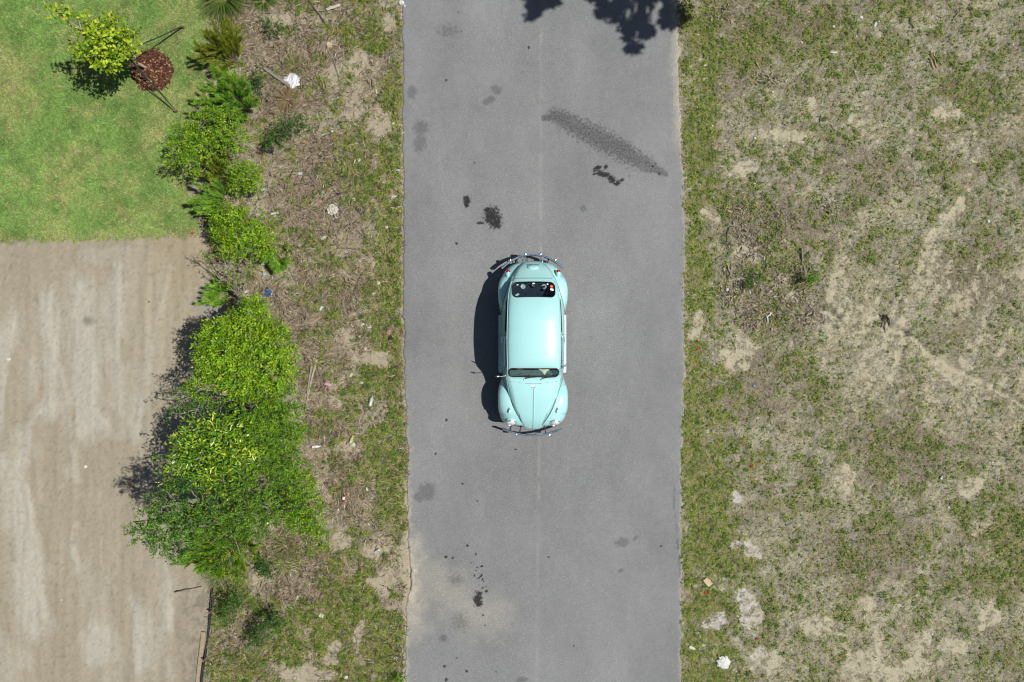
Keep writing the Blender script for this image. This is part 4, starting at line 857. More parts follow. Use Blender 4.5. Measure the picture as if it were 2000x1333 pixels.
def pchip(xs, ys, x):
    h = np.diff(xs); d = np.diff(ys)/h; m = np.zeros(len(xs)); m[0], m[-1] = d[0], d[-1]
    k = d[:-1]*d[1:] > 0
    w1 = 2*h[1:]+h[:-1]; w2 = h[1:]+2*h[:-1]
    with np.errstate(divide='ignore', invalid='ignore'): m[1:-1] = np.where(k, (w1+w2)/(w1/d[:-1]+w2/d[1:]), 0)
    i = np.clip(np.searchsorted(xs, x)-1, 0, len(xs)-2); t = (x-xs[i])/h[i]
    return (2*t**3-3*t**2+1)*ys[i]+(t**3-2*t**2+t)*h[i]*m[i]+(-2*t**3+3*t**2)*ys[i+1]+(t**3-t**2)*h[i]*m[i+1]
def section(Yv, u):
    """Yv (n,), u (m,) 0 sill .. 8 roof centre -> x, z arrays (n, m)"""
    W_, Bw, B_, G, GZ, H = [pchip(ST[:, 0], ST[:, k], Yv) for k in range(1, 7)]
    zs = np.minimum(.27, B_-.1); dh = H-GZ
    cx = np.stack([W_*.98, W_, W_*.975, Bw, (Bw+G)/2+.010, G, G*.87, G*.5, 0*G], 1)
    cz = np.stack([zs, zs+(B_-zs)*.28, zs+(B_-zs)*.62, B_, (B_+GZ)/2, GZ, GZ+dh*.52, GZ+dh*.89, H], 1)
    cx = np.concatenate([cx[:, :1], cx, -cx[:, 7:8]], 1); cz = np.concatenate([2*cz[:, :1]-cz[:, 1:2], cz, cz[:, 7:8]], 1)
    i = np.clip(np.floor(u).astype(int), 0, 7); t = (u-i)[None]
    def cr(c):
        p0, p1, p2, p3 = c[:, i], c[:, i+1], c[:, i+2], c[:, i+3]
        return .5*(2*p1+(p2-p0)*t+(2*p0-5*p1+4*p2-p3)*t*t+(3*p1-p0-3*p2+p3)*t**3)
    return np.maximum(cr(cx), 0), cr(cz)
def topz(x, Yy):
    """height of the upper skin at lateral x"""
    u = np.linspace(3, 8, 80); xs, zs = section(np.array([Yy]), u); return float(np.interp(abs(x), xs[0][::-1], zs[0][::-1]))
Yv = np.unique(np.concatenate([np.arange(-1.985, 1.79, .014), np.arange(-.84, -.5, .006), np.arange(-1.985, -1.9, .005), np.arange(1.7, 1.79, .006), [1.79]]))
Uv = np.unique(np.concatenate([np.linspace(0, 3, 12), np.linspace(3, 8, 66)]))
sx, sz = section(Yv, Uv); nY, nU = sx.shape
def rrect(x, y, x0, x1, y0, y1, r):
    """inside a rounded rectangle"""
    cx = np.clip(x, x0+r, x1-r); cy = np.clip(y, y0+r, y1-r); return np.hypot((x-cx), (y-cy)) < r
WS = (-.535, .535, -.775, -.578, .085); RW = (-.455, .455, .925, 1.262, .10)
SWD = (-.60, .10, 3.15, 4.80, .08); SWQ = (.20, .90, 3.15, 4.80, .12)
def side_in(Yq, uq, r): return rrect(Yq, uq*.1, r[0], r[1], r[2]*.1, r[3]*.1, min(r[4], .075))
parts = {k: MB() for k in ('body', 'hood', 'windshield', 'rear_window', 'engine_lid', 'dl', 'dr', 'ql', 'qr')}
full = np.concatenate([np.stack([-sx, np.repeat(Yv[:, None], nU, 1), sz], -1), np.stack([sx, np.repeat(Yv[:, None], nU, 1), sz], -1)[:, ::-1][:, 1:]], 1)
uu = np.concatenate([Uv, Uv[::-1][1:]]); m_ = full.shape[1]; vid = np.arange(nY*m_).reshape(nY, m_); flat = full.reshape(-1, 3)
cxm = (full[1:, 1:]+full[:-1, :-1])/2; um = (uu[1:]+uu[:-1])/2
X_, Y_ = cxm[..., 0], cxm[..., 1]; U_ = np.repeat(um[None], nY-1, 0)
reg = np.zeros(X_.shape, int)
hood_rear = -.865-.055*(1-(X_/.55)**2)
reg[(Y_ < hood_rear) & (Y_ > -1.965) & (U_ > 4.3)] = 1
reg[(Y_ > 1.355) & (Y_ < 1.75) & (U_ > 5.3)] = 4
yt = WS[2]-.02*(1-(X_/.535)**2)
reg[rrect(X_, Y_, *WS) & (U_ > 4.8)] = 2; reg[rrect(X_, Y_-.012*(1-(X_/.455)**2), *RW) & (U_ > 4.6)] = 3
for k, (r_, sgn) in enumerate(((SWD, -1), (SWD, 1), (SWQ, -1), (SWQ, 1))):
    reg[side_in(Y_, U_, r_) & (np.sign(X_) == sgn)] = 5+k
quad = np.stack([vid[:-1, :-1], vid[:-1, 1:], vid[1:, 1:], vid[1:, :-1]], -1)
def part_from(k, name, mat, parent, off=0., smooth=True):
    f = quad[reg == k].reshape(-1, 4)
    if not len(f): return None
    u, inv = np.unique(f, return_inverse=True); f = inv.reshape(f.shape); v = flat[u].copy()
    me = np_mesh(name, v, f, smooth=smooth)
    if off:
        nn = np.zeros((len(v), 3)); me.vertex_normals.foreach_get if False else None
        nr = np.array([tuple(q.vector) for q in me.vertex_normals]); v = v+nr*off; me.vertices.foreach_set('co', v.astype(np.float32).ravel()); me.update()
    return link(name, me, mat, parent)
body = part_from(0, 'body', paint, car)
hood = part_from(1, 'hood', paint, car, .006); lid = part_from(4, 'engine_lid', paint, car, .006)
ws = part_from(2, 'windshield', glass, car, -.004); rw = part_from(3, 'rear_window', glass, car, -.004)
def skin(pts, off=.004):
    """polyline laid on the upper skin from (x, Y) pairs"""
    return [(x, y, topz(x, y)+off) for x, y in pts]
def rr_outline(x0, x1, y0, y1, r, n=8):
    o = []
    for cx, cy, a0 in ((x1-r, y1-r, 0), (x0+r, y1-r, 90), (x0+r, y0+r, 180), (x1-r, y0+r, 270)):
        for k in range(n+1): a = math.radians(a0+90*k/n); o.append((cx+r*math.cos(a), cy+r*math.sin(a)))
    d = []
    for i, p in enumerate(o):
        q = o[(i+1) % len(o)]; s_ = max(1, int(math.hypot(q[0]-p[0], q[1]-p[1])/.05))
        d += [(p[0]+(q[0]-p[0])*k/s_, p[1]+(q[1]-p[1])*k/s_) for k in range(s_)]
    return d
MB().tube(skin(rr_outline(*WS), .001), .010, 6, closed=True).build('rubber_seal', rubber, ws)
MB().tube(skin([(x, y+.012*(1-(x/.455)**2)) for x, y in rr_outline(*RW)], .001), .009, 6, closed=True).build('rubber_seal', rubber, rw)
# panel gaps, drip rails
hl = []
for yy in np.arange(-.88, -1.93, -.03):
    xs, _ = section(np.array([yy]), np.array([4.3])); hl.append((float(xs[0, 0]), yy))
hr = [(x, -.865-.055*(1-(x/.55)**2)) for x in np.linspace(-.5, .5, 21)]
for L_ in (skin(hl, .003), skin([(-a, b) for a, b in hl], .003), skin(hr, .003)): MB().tube(L_, .0032, 4).build('panel_gap', seamm, car)
el = []
for yy in np.arange(1.36, 1.74, .03):
    xs, _ = section(np.array([yy]), np.array([5.3])); el.append((float(xs[0, 0]), yy))
for L_ in (skin(el, .003), skin([(-a, b) for a, b in el], .003), skin([(x, 1.352) for x in np.linspace(-.40, .40, 15)], .003)): MB().tube(L_, .0034, 4).build('panel_gap', seamm, car)
for sg in (-1, 1):
    pts = []
    for yy in np.linspace(-.74, 1.30, 44):
        xs, zs = section(np.array([yy]), np.array([5.0])); pts.append((sg*(float(xs[0, 0])+.006), yy, float(zs[0, 0])))
    MB().tube(pts, .009, 6).build('drip_rail', paint, car)
m = MB(); m.tube(skin([(0, y) for y in np.linspace(-1.03, -1.955, 26)], .012), .007, 6).build('hood_trim', chrome, hood)
# round emblem on the hood: a ring holding a V over a W
hz = topz(0, -.985); em = MB(); ring = [(.036*math.cos(a), .036*math.sin(a)*.98, 0) for a in np.linspace(0, 2*PI, 24, endpoint=False)]
em.tube(ring, .004, 5, closed=True)
for L in ([(-.014, .031), (0, .006), (.014, .031)], [(-.031, .016), (-.015, -.027), (0, .0), (.015, -.027), (.031, .016)]): em.tube([(a, b, .001) for a, b in L], .0034, 4)
e = em.build('emblem', chrome, hood); e.location = (0, -.985, hz+.016); e.rotation_euler = (math.radians(8), 0, PI)
MB().lathe([(.001, .0), (.037, 0), (.037, .005), (.001, .005)], Matrix.Translation((0, -.985, hz+.007)) @ Matrix.Rotation(math.radians(8), 4, 'X'), 24).build('emblem_plate', white, hood)
MB().lathe([(.01, 0), (.01, .01), (.004, .014)], Matrix.Translation((0, -1.955, topz(0, -1.955)+.004)), 10).build('hood_handle', chrome, hood)
# side windows
for k, nm, lab in ((5, 'door_window', None), (6, 'door_window', None), (7, 'quarter_window', None), (8, 'quarter_window', None)):
    o = part_from(k, nm, glass, car, -.004); r_ = SWD if k < 7 else SWQ; sg = -1 if k in (5, 7) else 1
    ol = rr_outline(r_[0], r_[1], r_[2]*.1, r_[3]*.1, .07, 5); pts = []
    for yy, uq in ol:
        xs, zs = section(np.array([yy]), np.array([uq*10])); pts.append((sg*(float(xs[0, 0])+.002), yy, float(zs[0, 0])))
    MB().tube(pts, .011, 5, closed=True).build('window_trim', chrome if k < 7 else rubber, o)
# fenders
def fender(name, sg, tb, cyc, rw_, flip=1):
    """tb rows: Y, z top, x out, x in; open wheel arch at cyc"""
    tb = np.array(tb); ys = np.linspace(tb[0, 0], tb[-1, 0], 64); zt, xo, xi = [pchip(tb[:, 0], tb[:, k], ys) for k in (1, 2, 3)]
    ph = np.concatenate([np.linspace(0, PI/2, 22)]); co = []
    for y, z, o, i in zip(ys, zt, xo, xi):
        low = .26
        if abs(y-cyc) < rw_: low = max(low, .30+math.sqrt(max(0, rw_**2-(y-cyc)**2))*.92)
        low = min(low, z-.02); row = []
        for p in ph:
            row.append((sg*(i+(o-i)*math.sin(p)**.80), y, low+(z-low)*max(0, math.cos(p))**.72))
        row.append((sg*(o-.02), y, low-.005)); co += row
    n_ = len(ph)+1; idn = np.arange(len(ys)*n_).reshape(len(ys), n_)
    f = np.stack([idn[:-1, :-1], idn[:-1, 1:], idn[1:, 1:], idn[1:, :-1]], -1).reshape(-1, 4)
    if sg > 0: f = f[:, ::-1]
    return link(name, np_mesh(name, co, f, smooth=True), paint, car)
FF = [(-1.90, .50, .30, .12), (-1.885, .58, .52, .16), (-1.86, .645, .60, .19), (-1.80, .715, .675, .25), (-1.72, .775, .728, .30), (-1.58, .825, .765, .38), (-1.40, .845, .778, .46), (-1.22, .825, .778, .52), (-1.05, .755, .765, .56), (-.92, .64, .735, .60), (-.82, .50, .70, .62), (-.76, .38, .68, .63), (-.70, .30, .67, .63)]
RF = [(.50, .30, .66, .62), (.55, .38, .685, .62), (.62, .50, .72, .63), (.75, .66, .755, .61), (.92, .77, .772, .58), (1.10, .81, .775, .52), (1.28, .79, .755, .45), (1.42, .745, .71, .38), (1.55, .68, .64, .32), (1.66, .60, .54, .24), (1.74, .51, .40, .16), (1.77, .42, .28, .10), (1.775, .36, .20, .06)]
fl_ = {}
for sg in (-1, 1):
    fl_[('f', sg)] = fender('front_fender', sg, FF, -1.28, .33); fl_[('r', sg)] = fender('rear_fender', sg, RF, 1.12, .32)
    # fender bead along the hull
    for nm, TT in (('f', FF), ('r', RF)):
        tb = np.array(TT); ys = np.linspace(tb[2, 0], tb[-3, 0], 24); pts = []
        for y in ys:
            z = float(pchip(tb[:, 0], tb[:, 1], np.array([y]))[0]); us = np.linspace(0, 6, 90); xs, zs = section(np.array([y]), us)
            x = float(np.interp(z, zs[0], xs[0])); pts.append((sg*(x+.004), y, z+.003))
        MB().tube(pts, .0045, 5).build('fender_bead', seamm, fl_[(nm, sg)])
# running boards
mat_rb = simple('running_board_mat', (.30, .31, .30), .5)
for sg in (-1, 1):
    b_ = MB().box((sg*.685, -.06, .285), (.135, 1.30, .03)).build('running_board', white, car, False)
    MB().tube([(sg*.755, -.70, .30), (sg*.757, .58, .30)], .016, 8).build('trim_strip', chrome, b_)
    b2 = MB()
    for k in range(4): b2.box((sg*(.645+k*.028), -.06, .302), (.012, 1.28, .005))
    b2.build('tread_ridge', white, b_, False)
    # door outline, handle
    m = MB()
    for yy in (-.66, .145):
        us = np.linspace(.5, 4.95 if yy > 0 else 3.2, 20); xs, zs = section(np.array([yy]), us); m.tube([(sg*(float(a)+.001), yy, float(b)) for a, b in zip(xs[0], zs[0])], .004, 4)
    us = np.array([.45]); pts = []
    for yy in np.linspace(-.66, .145, 14): xs, zs = section(np.array([yy]), us); pts.append((sg*(float(xs[0, 0])+.001), yy, float(zs[0, 0])))
    m.tube(pts, .004, 4); d_ = m.build('door_gap', seamm, car)
    xs, zs = section(np.array([.04]), np.array([2.55])); MB().tube([(sg*(float(xs[0, 0])+.0), .09, float(zs[0, 0])), (sg*(float(xs[0, 0])+.03), .08, float(zs[0, 0])), (sg*(float(xs[0, 0])+.032), .0, float(zs[0, 0])), (sg*(float(xs[0, 0])+.02), -.04, float(zs[0, 0]))], .009, 6).build('door_handle', chrome, car)
    for yy, nm in ((-.64, 'door_hinge'),):
        xs, zs = section(np.array([yy]), np.array([2.6])); MB().tube([(sg*(float(xs[0, 0])+.012), yy, float(zs[0, 0])-.03), (sg*(float(xs[0, 0])+.012), yy, float(zs[0, 0])+.03)], .010, 8).build(nm, paint, car)
    # opened triangular vent window
    x0, y0 = sg*.60, -.60
    vt = MB(); a, b, c, d = (sg*.60, -.60, .985), (sg*.725, -.53, .985), (sg*.70, -.50, 1.22), (sg*.585, -.555, 1.26)
    vt.add([a, b, c, d], [(0, 1, 2, 3)]); v_ = vt.build('vent_window', glass, car, False)
    MB().tube([a, b, c, d], .008, 5, closed=True).build('chrome_frame', chrome, v_)
# door mirror on a long arm, driver side
mr_ = MB(); mr_.tube([(-.60, -.755, .95), (-.70, -.77, .99), (-.765, -.765, 1.02)], .007, 6)
mo = mr_.build('mirror_arm', chrome, car)
MB().lathe([(.002, -.018), (.035, -.012), (.05, 0), (.05, .006), (.002, .006)], Matrix.Translation((-.775, -.76, 1.03)) @ Matrix.Rotation(PI/2, 4, 'X'), 18).build('mirror_head', chrome, mo)
# bumpers: a blade, an upper rail and the posts between
def arc(hw, yc, bow, z, sgn, n=28, p=2.0):
    return [(hw*t, yc-sgn*bow*abs(t)**p, z) for t in np.linspace(-1, 1, n)]
def bumper(name, yc, bow, sgn, hw, posts, railz, p, drop):
    m = MB(); pts = arc(hw, yc, bow, .40, sgn, p=p); vs = []; prof = [(-.018, -.055), (.0, -.058), (.020, -.035), (.026, 0), (.020, .035), (.0, .058), (-.018, .055), (-.006, 0)]
    for i, q in enumerate(pts):
        a = pts[max(0, i-1)]; b = pts[min(len(pts)-1, i+1)]; t = Vector(b)-Vector(a); nrm = Vector((-t.y, t.x, 0)).normalized()*(1 if sgn > 0 else -1)
        if nrm.y*sgn < 0: nrm = -nrm
        for dn, dz in prof: vs.append(Vector(q)+nrm*dn+Vector((0, 0, dz)))
    k = len(prof); m.add(vs, [(i*k+j, (i+1)*k+j, (i+1)*k+(j+1) % k, i*k+(j+1) % k) for i in range(len(pts)-1) for j in range(k)]+[tuple(range(k)), tuple((len(pts)-1)*k+j for j in range(k))])
    bm_ = m.build(name, chrome, car)
    rl = arc(hw*.97, yc-sgn*.004, bow*.92, railz, sgn, p=p)
    rl = [(rl[0][0], rl[0][1], .42)]+rl+[(rl[-1][0], rl[-1][1], .42)]
    MB().tube(rl, .015, 8).build('upper_rail', chrome, bm_)
    for x in posts:
        y = yc-sgn*bow*abs(x/hw)**p; MB().box((x, y+sgn*.028, (railz+.36)/2), (.035, .05, railz-.30)).build('overrider', chrome, bm_)
        MB().lathe([(.001, .0), (.016, .0), (.014, .012), (.001, .016)], Matrix.Translation((x, y+sgn*.02, (railz+.36)/2+(railz-.30)/2)), 10).build('rail_bolt', chrome, bm_)
    for x in (-drop, drop):
        y = yc-sgn*bow*abs(x/hw)**p; MB().tube([(x, y, .38), (x*.85, y-sgn*.20, .36), (x*.8, y-sgn*.34, .35)], .014, 6).build('bracket', dark, bm_)
    return bm_
bumper('front_bumper', -2.12, .15, -1, .665, (-.37, .37), .475, 1.8, .30)
bumper('rear_bumper', 1.93, .30, 1, .690, (-.50, -.17, .17, .50), .52, 2.2, .36)
for x in (-.17, .17): MB().tube([(x*.98, 1.90, .50), (x*.95, 1.72, .50)], .010, 6).build('rail_stay', chrome, car)
for sg in (-1, 1): MB().tube([(sg*.22, 1.70, .30), (sg*.22, 1.86, .28)], .018, 8).build('exhaust_tip', chrome, car)
# lamps
for sg in (-1, 1):
    M = Matrix.Translation((sg*.485, -1.80, .685)) @ Matrix.Rotation(math.radians(58), 4, 'X')
    h_ = MB().lathe([(.115, -.16), (.125, -.05), (.125, .0), (.10, .004)], M, 28).build('headlight', paint, car)
    MB().tube([M @ Vector((.115*math.cos(a), .115*math.sin(a), .010)) for a in np.linspace(0, 2*PI, 28, endpoint=False)], .013, 6, closed=True).build('chrome_rim', chrome, h_)
    MB().lathe([(.108, .006), (.09, .026), (.06, .038), (.001, .045)], M, 24).build('lens', clear, h_)
    # teardrop turn signal on top of the fender
    t_ = MB(); prof = [(.004, -.065), (.020, -.03), (.033, .01), (.030, .038), (.004, .052)]
    Mt = Matrix.Translation((sg*.525, -1.515, .845)) @ Matrix.Rotation(PI/2, 4, 'X') @ Matrix.Diagonal((1, .75, 1, 1))
    t_.lathe(prof, Mt, 14); ts = t_.build('turn_signal', chrome, car)
    MB().lathe([(.030, .03), (.027, .05), (.016, .062), (.001, .066)], Mt, 12).build('lens', clear, ts)
    # tail lamp: painted pod with red lens
    Mq = Matrix.Translation((sg*.555, 1.50, .735)) @ Matrix.Rotation(math.radians(-72), 4, 'X')
    tl = MB().lathe([(.012, -.13), (.035, -.09), (.05, -.03), (.052, .02), (.048, .028)], Mq, 16).build('tail_light', paint, car)
    MB().lathe([(.050, .022), (.046, .05), (.03, .066), (.001, .07)], Mq, 16).build('lens', redl, tl)
    MB().tube([Mq @ Vector((.051*math.cos(a), .051*math.sin(a), .025)) for a in np.linspace(0, 2*PI, 18, endpoint=False)], .006, 5, closed=True).build('chrome_rim', chrome, tl)
# number plate lamp housing on the engine lid
nl = MB(); hzz = topz(0, 1.62)
Ml = Matrix.Translation((0, 1.60, topz(0, 1.60)+.0)) @ Matrix.Rotation(math.radians(-48), 4, 'X') @ Matrix.Diagonal((1.9, 1.05, .7, 1))
nl.lathe([(.065, -.02), (.066, .03), (.055, .055), (.03, .068), (.001, .072)], Ml, 22)
npl = nl.build('plate_lamp_housing', paint, car)
MB().tube([(-.125, 1.66, topz(.12, 1.66)+.01), (-.12, 1.675, topz(0, 1.675)+.035), (.12, 1.675, topz(0, 1.675)+.035), (.125, 1.66, topz(.12, 1.66)+.01)], .011, 6).build('chrome_lip', chrome, npl)
MB().lathe([(.012, 0), (.012, .02), (.004, .026)], Matrix.Translation((0, 1.765, .56)), 8).build('lid_handle', chrome, lid)
# wipers
for x in (-.20, .165):
    w_ = MB(); w_.tube([(x, -.835, topz(x, -.835)+.012), (x+.03, -.812, topz(x, -.812)+.025), (x+.13, -.79, topz(x+.1, -.79)+.03)], .006, 5)
    w_.tube([(x+.02, -.795, topz(x, -.79)+.018), (x+.27, -.782, topz(x+.2, -.78)+.016)], .006, 5); w_.build('wiper', rubber, car)
    MB().lathe([(.014, -.005), (.014, .012), (.006, .018)], Matrix.Translation((x, -.838, topz(x, -.838)+.006)), 8).build('wiper_pivot', chrome, car)
# wheels
for sg in (-1, 1):
    for yy in (-1.28, 1.12):
        M = Matrix.Translation((sg*.655, yy, .325)) @ Matrix.Rotation(sg*PI/2, 4, 'Y')
        w_ = MB().lathe([(.19, -.065), (.27, -.075), (.315, -.06), (.325, -.03), (.325, .03), (.315, .06), (.27, .075), (.20, .065)], M, 30).build('wheel', tyrem, car)
        MB().lathe([(.20, .045), (.19, .066), (.13, .05), (.12, .06)], M, 24).build('rim', white, w_); MB().lathe([(.12, .05), (.11, .075), (.06, .092), (.001, .096)], M, 20).build('hubcap', chrome, w_)
# underbody and cabin
u_ = MB().box((0, -.05, .27), (1.20, 3.30, .10)).build('floor_pan', dark, car, False)
MB().box((0, -.02, .36), (1.24, 1.60, .04)).build('cabin_floor', dark, car, False)
MB().box((0, -.70, .90), (1.02, .13, .05)).build('dashboard_pad', simple('pad_vinyl', (.045, .065, .065), .7, vary=.4, scale=12), car, False)
ds = MB(); ds.add([(-.53, -.80, .92), (.53, -.80, .92), (.53, -.762, .925), (-.53, -.762, .925), (-.53, -.762, .72), (.53, -.762, .72), (.53, -.80, .70), (-.53, -.80, .70)], [(0, 1, 2, 3), (3, 2, 5, 4), (4, 5, 6, 7), (0, 3, 4, 7), (1, 6, 5, 2), (0, 7, 6, 1)])
ds.build('dashboard', paint, car, False)
MB().tube([(-.29+.185*math.cos(a), -.50+.185*math.sin(a)*.60, .88+.185*math.sin(a)*.8) for a in np.linspace(0, 2*PI, 24, endpoint=False)], .013, 6, closed=True).build('steering_wheel', cream, car)
seatm = simple('seat_vinyl', (.06, .075, .075), .6)
def cushion(c, d):
    m = MB(); x, y, z = [q/2 for q in d]; n = 8
    vs = []
    for k in range(-1, 2):
        f = 1 if k == 0 else .86
        for i in range(24):
            a = 2*PI*i/24; ca, sa = math.cos(a), math.sin(a); e = .35
            vs.append((c[0]+x*f*math.copysign(abs(ca)**e, ca), c[1]+y*f*math.copysign(abs(sa)**e, sa), c[2]+z*k))
    fs = [(k*24+i, k*24+(i+1) % 24, (k+1)*24+(i+1) % 24, (k+1)*24+i) for k in range(2) for i in range(24)]; fs += [tuple(reversed(range(24))), tuple(48+i for i in range(24))]
    return m.add(vs, fs)
for sg in (-1, 1):
    s_ = cushion((sg*.28, -.18, .52), (.48, .50, .16)).build('front_seat', seatm, car); cushion((sg*.28, .12, .76), (.46, .13, .50)).build('backrest', seatm, s_)
s_ = cushion((0, .62, .52), (1.08, .46, .16)).build('rear_seat', seatm, car); cushion((0, .86, .74), (1.06, .12, .40)).build('backrest', seatm, s_)
shelf = MB().add([(-.50, .90, .87), (.50, .90, .87), (.44, 1.30, .85), (-.44, 1.30, .85), (-.50, .90, .80), (.50, .90, .80), (.44, 1.30, .78), (-.44, 1.30, .78)], [(0, 1, 2, 3), (7, 6, 5, 4), (0, 4, 5, 1), (1, 5, 6, 2), (2, 6, 7, 3), (3, 7, 4, 0)]).build('parcel_shelf', simple('navy_carpet', (.012, .016, .035), .95, vary=.4), car, False)
grey = simple('speaker_ring', (.45, .46, .44), .4); 
for x in (-.225, .235):
    sp_ = MB().lathe([(.03, .875), (.05, .885), (.058, .872), (.058, .86)], Matrix.Translation((x, 1.19, 0)), 22).build('speaker', grey, shelf)
MB().lathe([(.001, .868), (.035, .87), (.05, .90), (.035, .94), (.001, .955)], Matrix.Translation((.0, 1.20, 0)), 16).build('camera_ball', rubber, shelf)
MB().lathe([(.001, .95), (.014, .953), (.001, .972)], Matrix.Translation((-.02, 1.215, 0)), 10).build('camera_lens', white, shelf)
for x in (-.14, .12, .30): MB().lathe([(.006, .86), (.012, .89), (.014, .91), (.001, .925)], Matrix.Translation((x, 1.02, 0)), 10).build('glint_knob', chrome, shelf)  # small chrome knobs added to stand in for bright glints in the rear window
stw = simple('white_sticker', (.85, .85, .87), .5, vary=.1, scale=80); strd = simple('red_sticker', (.55, .06, .03), .5, vary=.3, scale=60)
def sticker(x, y, rx, ry, mat, a=0., nm='sticker'):
    vs = []; n_ = 20
    for k in range(n_):
        q = 2*PI*k/n_; dx, dy = rx*math.cos(q), ry*math.sin(q); dx, dy = dx*math.cos(a)-dy*math.sin(a), dx*math.sin(a)+dy*math.cos(a)
        vs.append((x+dx, y+dy, topz(x+dx, y+dy)+.002))
    return MB().add(vs, [tuple(range(n_))]).build(nm, mat, rw, False)
sticker(-.345, 1.205, .022, .012, stw, .3); sticker(.0, 1.235, .028, .016, stw); sticker(.30, 1.22, .02, .014, stw, -.4); sticker(.385, 1.17, .036, .034, strd); sticker(.385, 1.17, .018, .017, simple('orange_disc', (.7, .25, .15), .5)).location.z += .002
sticker(.39, 1.10, .04, .026, stw, -.3); sticker(-.35, .985, .045, .022, simple('grey_sticker', (.4, .4, .4), .5), .4)
MB().tube([(0, -.575, 1.37), (0, -.56, 1.31), (.0, -.555, 1.285)], .006, 5).build('mirror_stem', chrome, car)
MB().box((0, -.55, 1.27), (.19, .018, .05)).build('interior_mirror', chrome, car, False)
cl_ = MB(); pts = [(.10, -.600), (.20, -.618), (.30, -.612), (.37, -.622), (.30, -.655), (.27, -.70), (.24, -.735), (.21, -.69), (.16, -.645)]
vs = [(.24, -.65, .955)]+[(x, y, .928+random.uniform(0, .02)) for x, y in pts]; cl_.add(vs, [(0, i, i % len(pts)+1) for i in range(1, len(pts)+1)])
o = cl_.build('cloth', simple('cream_cloth', (.80, .76, .58), .9), None, False); o.location = (CX, 0, 0); tag(o, 'cream cloth lying on the dashboard seen through the windshield', 'cloth')
MB().tube([(-.745, -.78, .99), (-.79, -.79, 1.0)], .006, 5).build('mirror_tip', chrome, car)

# ------------------------------------------------------------------ sticks, boards and litter
def stick(pts, r, col, name, lab, cat='stick', fork=None, h=.02, group=None):
    c = np.mean(pts, 0); x, y = P(*c); z = float(gz(x, y)); m = MB(); P_ = []
    for i in range(len(pts)-1):
        for k in range(3):
            t = k/3; q = np.array(pts[i])*(1-t)+np.array(pts[i+1])*t; P_.append(q)
    P_.append(np.array(pts[-1])); V_ = []
    for i, q in enumerate(P_):
        a, b = P(*q); V_.append((float(a-x)+random.gauss(0, r*.4), float(b-y)+random.gauss(0, r*.4), float(gz(a, b))-z+r+h*(.6+.4*math.sin(i))))
    n_ = len(V_); m.tube(V_, [r*(1-.6*i/n_)*random.uniform(.8, 1.15) for i in range(n_)], 6)
    for f in (fork or []):
        k = V_[len(V_)//2]; a, b = P(*f); m.tube([k, ((k[0]+float(a-x))/2, (k[1]+float(b-y))/2+.01, k[2]+.02), (float(a-x), float(b-y), k[2])], [r*.6, r*.5, r*.2], 5)
    o = m.build(name, simple(name+'_wood', col, .9, vary=.35, scale=40, bump=.6)); o.location = (float(x), float(y), z); return tag(o, lab, cat, group)
def plank(a, b, w, col, lab, name='board', t=.022, w2=None, tilt=0):
    x0, y0 = P(*a); x1, y1 = P(*b); cx, cy = (x0+x1)/2, (y0+y1)/2; L = math.hypot(x1-x0, y1-y0); ang = math.atan2(y1-y0, x1-x0); w2 = w2 or w
    z = float(gz(cx, cy)); m = MB(); n_ = 8; vs = []
    for i in range(n_+1):
        s_ = i/n_; ww = (w*(1-s_)+w2*s_)/2; xx = -L/2+L*s_; zz = .03+.012*math.sin(s_*3)+tilt*s_; j = random.uniform(-.004, .004)
        vs += [(xx, -ww+j, zz), (xx, ww+j, zz), (xx, ww+j, zz+t), (xx, -ww+j, zz+t)]
    fs = [(i*4+k, i*4+(k+1) % 4, (i+1)*4+(k+1) % 4, (i+1)*4+k) for i in range(n_) for k in range(4)]+[(3, 2, 1, 0), tuple(n_*4+k for k in range(4))]
    m.add(vs, fs); o = m.build(name, simple('board_wood', col, .9, vary=.25, scale=25, bump=.5), None, False); o.location = (float(cx), float(cy), z); o.rotation_euler = (0, 0, float(ang)); return tag(o, lab, 'board')
plank((516, 133), (567, 170), .065, A(150, 138, 130), 'weathered grey board running under the white plastic sheet', t=.03)
plank((616, 714), (598, 791), .045, A(186, 174, 158), 'long thin grey plank lying beside the tall hedge', w2=.02)
plank((609, 716), (601, 770), .04, A(170, 156, 140), 'shorter grey plank lying against the long thin one beside the hedge', w2=.03)
plank((638, 20), (665, 11), .06, A(206, 200, 184), 'short pale board on the verge near the top edge', t=.025)
stick([(602, 0), (618, 22), (638, 49)], .022, A(104, 84, 74), 'fallen_branch', 'dark straight branch at the top edge of the verge below the short pale board', 'branch')
stick([(592, 50), (598, 70), (601, 100)], .016, A(146, 122, 96), 'fallen_branch', 'thin brown curved branch below the dark straight one', 'branch')
stick([(642, 100), (655, 128), (663, 160)], .013, A(128, 120, 112), 'fallen_branch', 'grey curved branch with side twigs near the bare sand patches', 'branch', [(676, 116), (660, 100)])
stick([(497, 0), (486, 40), (477, 80)], .011, A(182, 160, 128), 'dry_stalk', 'long bare straw stem standing over the brown grass at the top of the verge', 'stalk')
stick([(709, 276), (714, 292), (713, 308)], .014, A(196, 188, 170), 'fallen_branch', 'short pale bent branch above the small white scrap near the road', 'branch')
stick([(695, 312), (690, 325)], .02, A(208, 200, 184), 'fallen_branch', 'stubby bleached wood piece beside the small white scrap near the road', 'branch')
stick([(552, 560), (562, 554), (572, 548)], .012, A(196, 174, 142), 'dry_stalk', 'pale curved dry stem on brown grass above the blue rag', 'stalk')
stick([(652, 549), (664, 553), (676, 560)], .012, A(192, 172, 136), 'dry_stalk', 'tan dry stem lying on the verge left of the white stones', 'stalk')
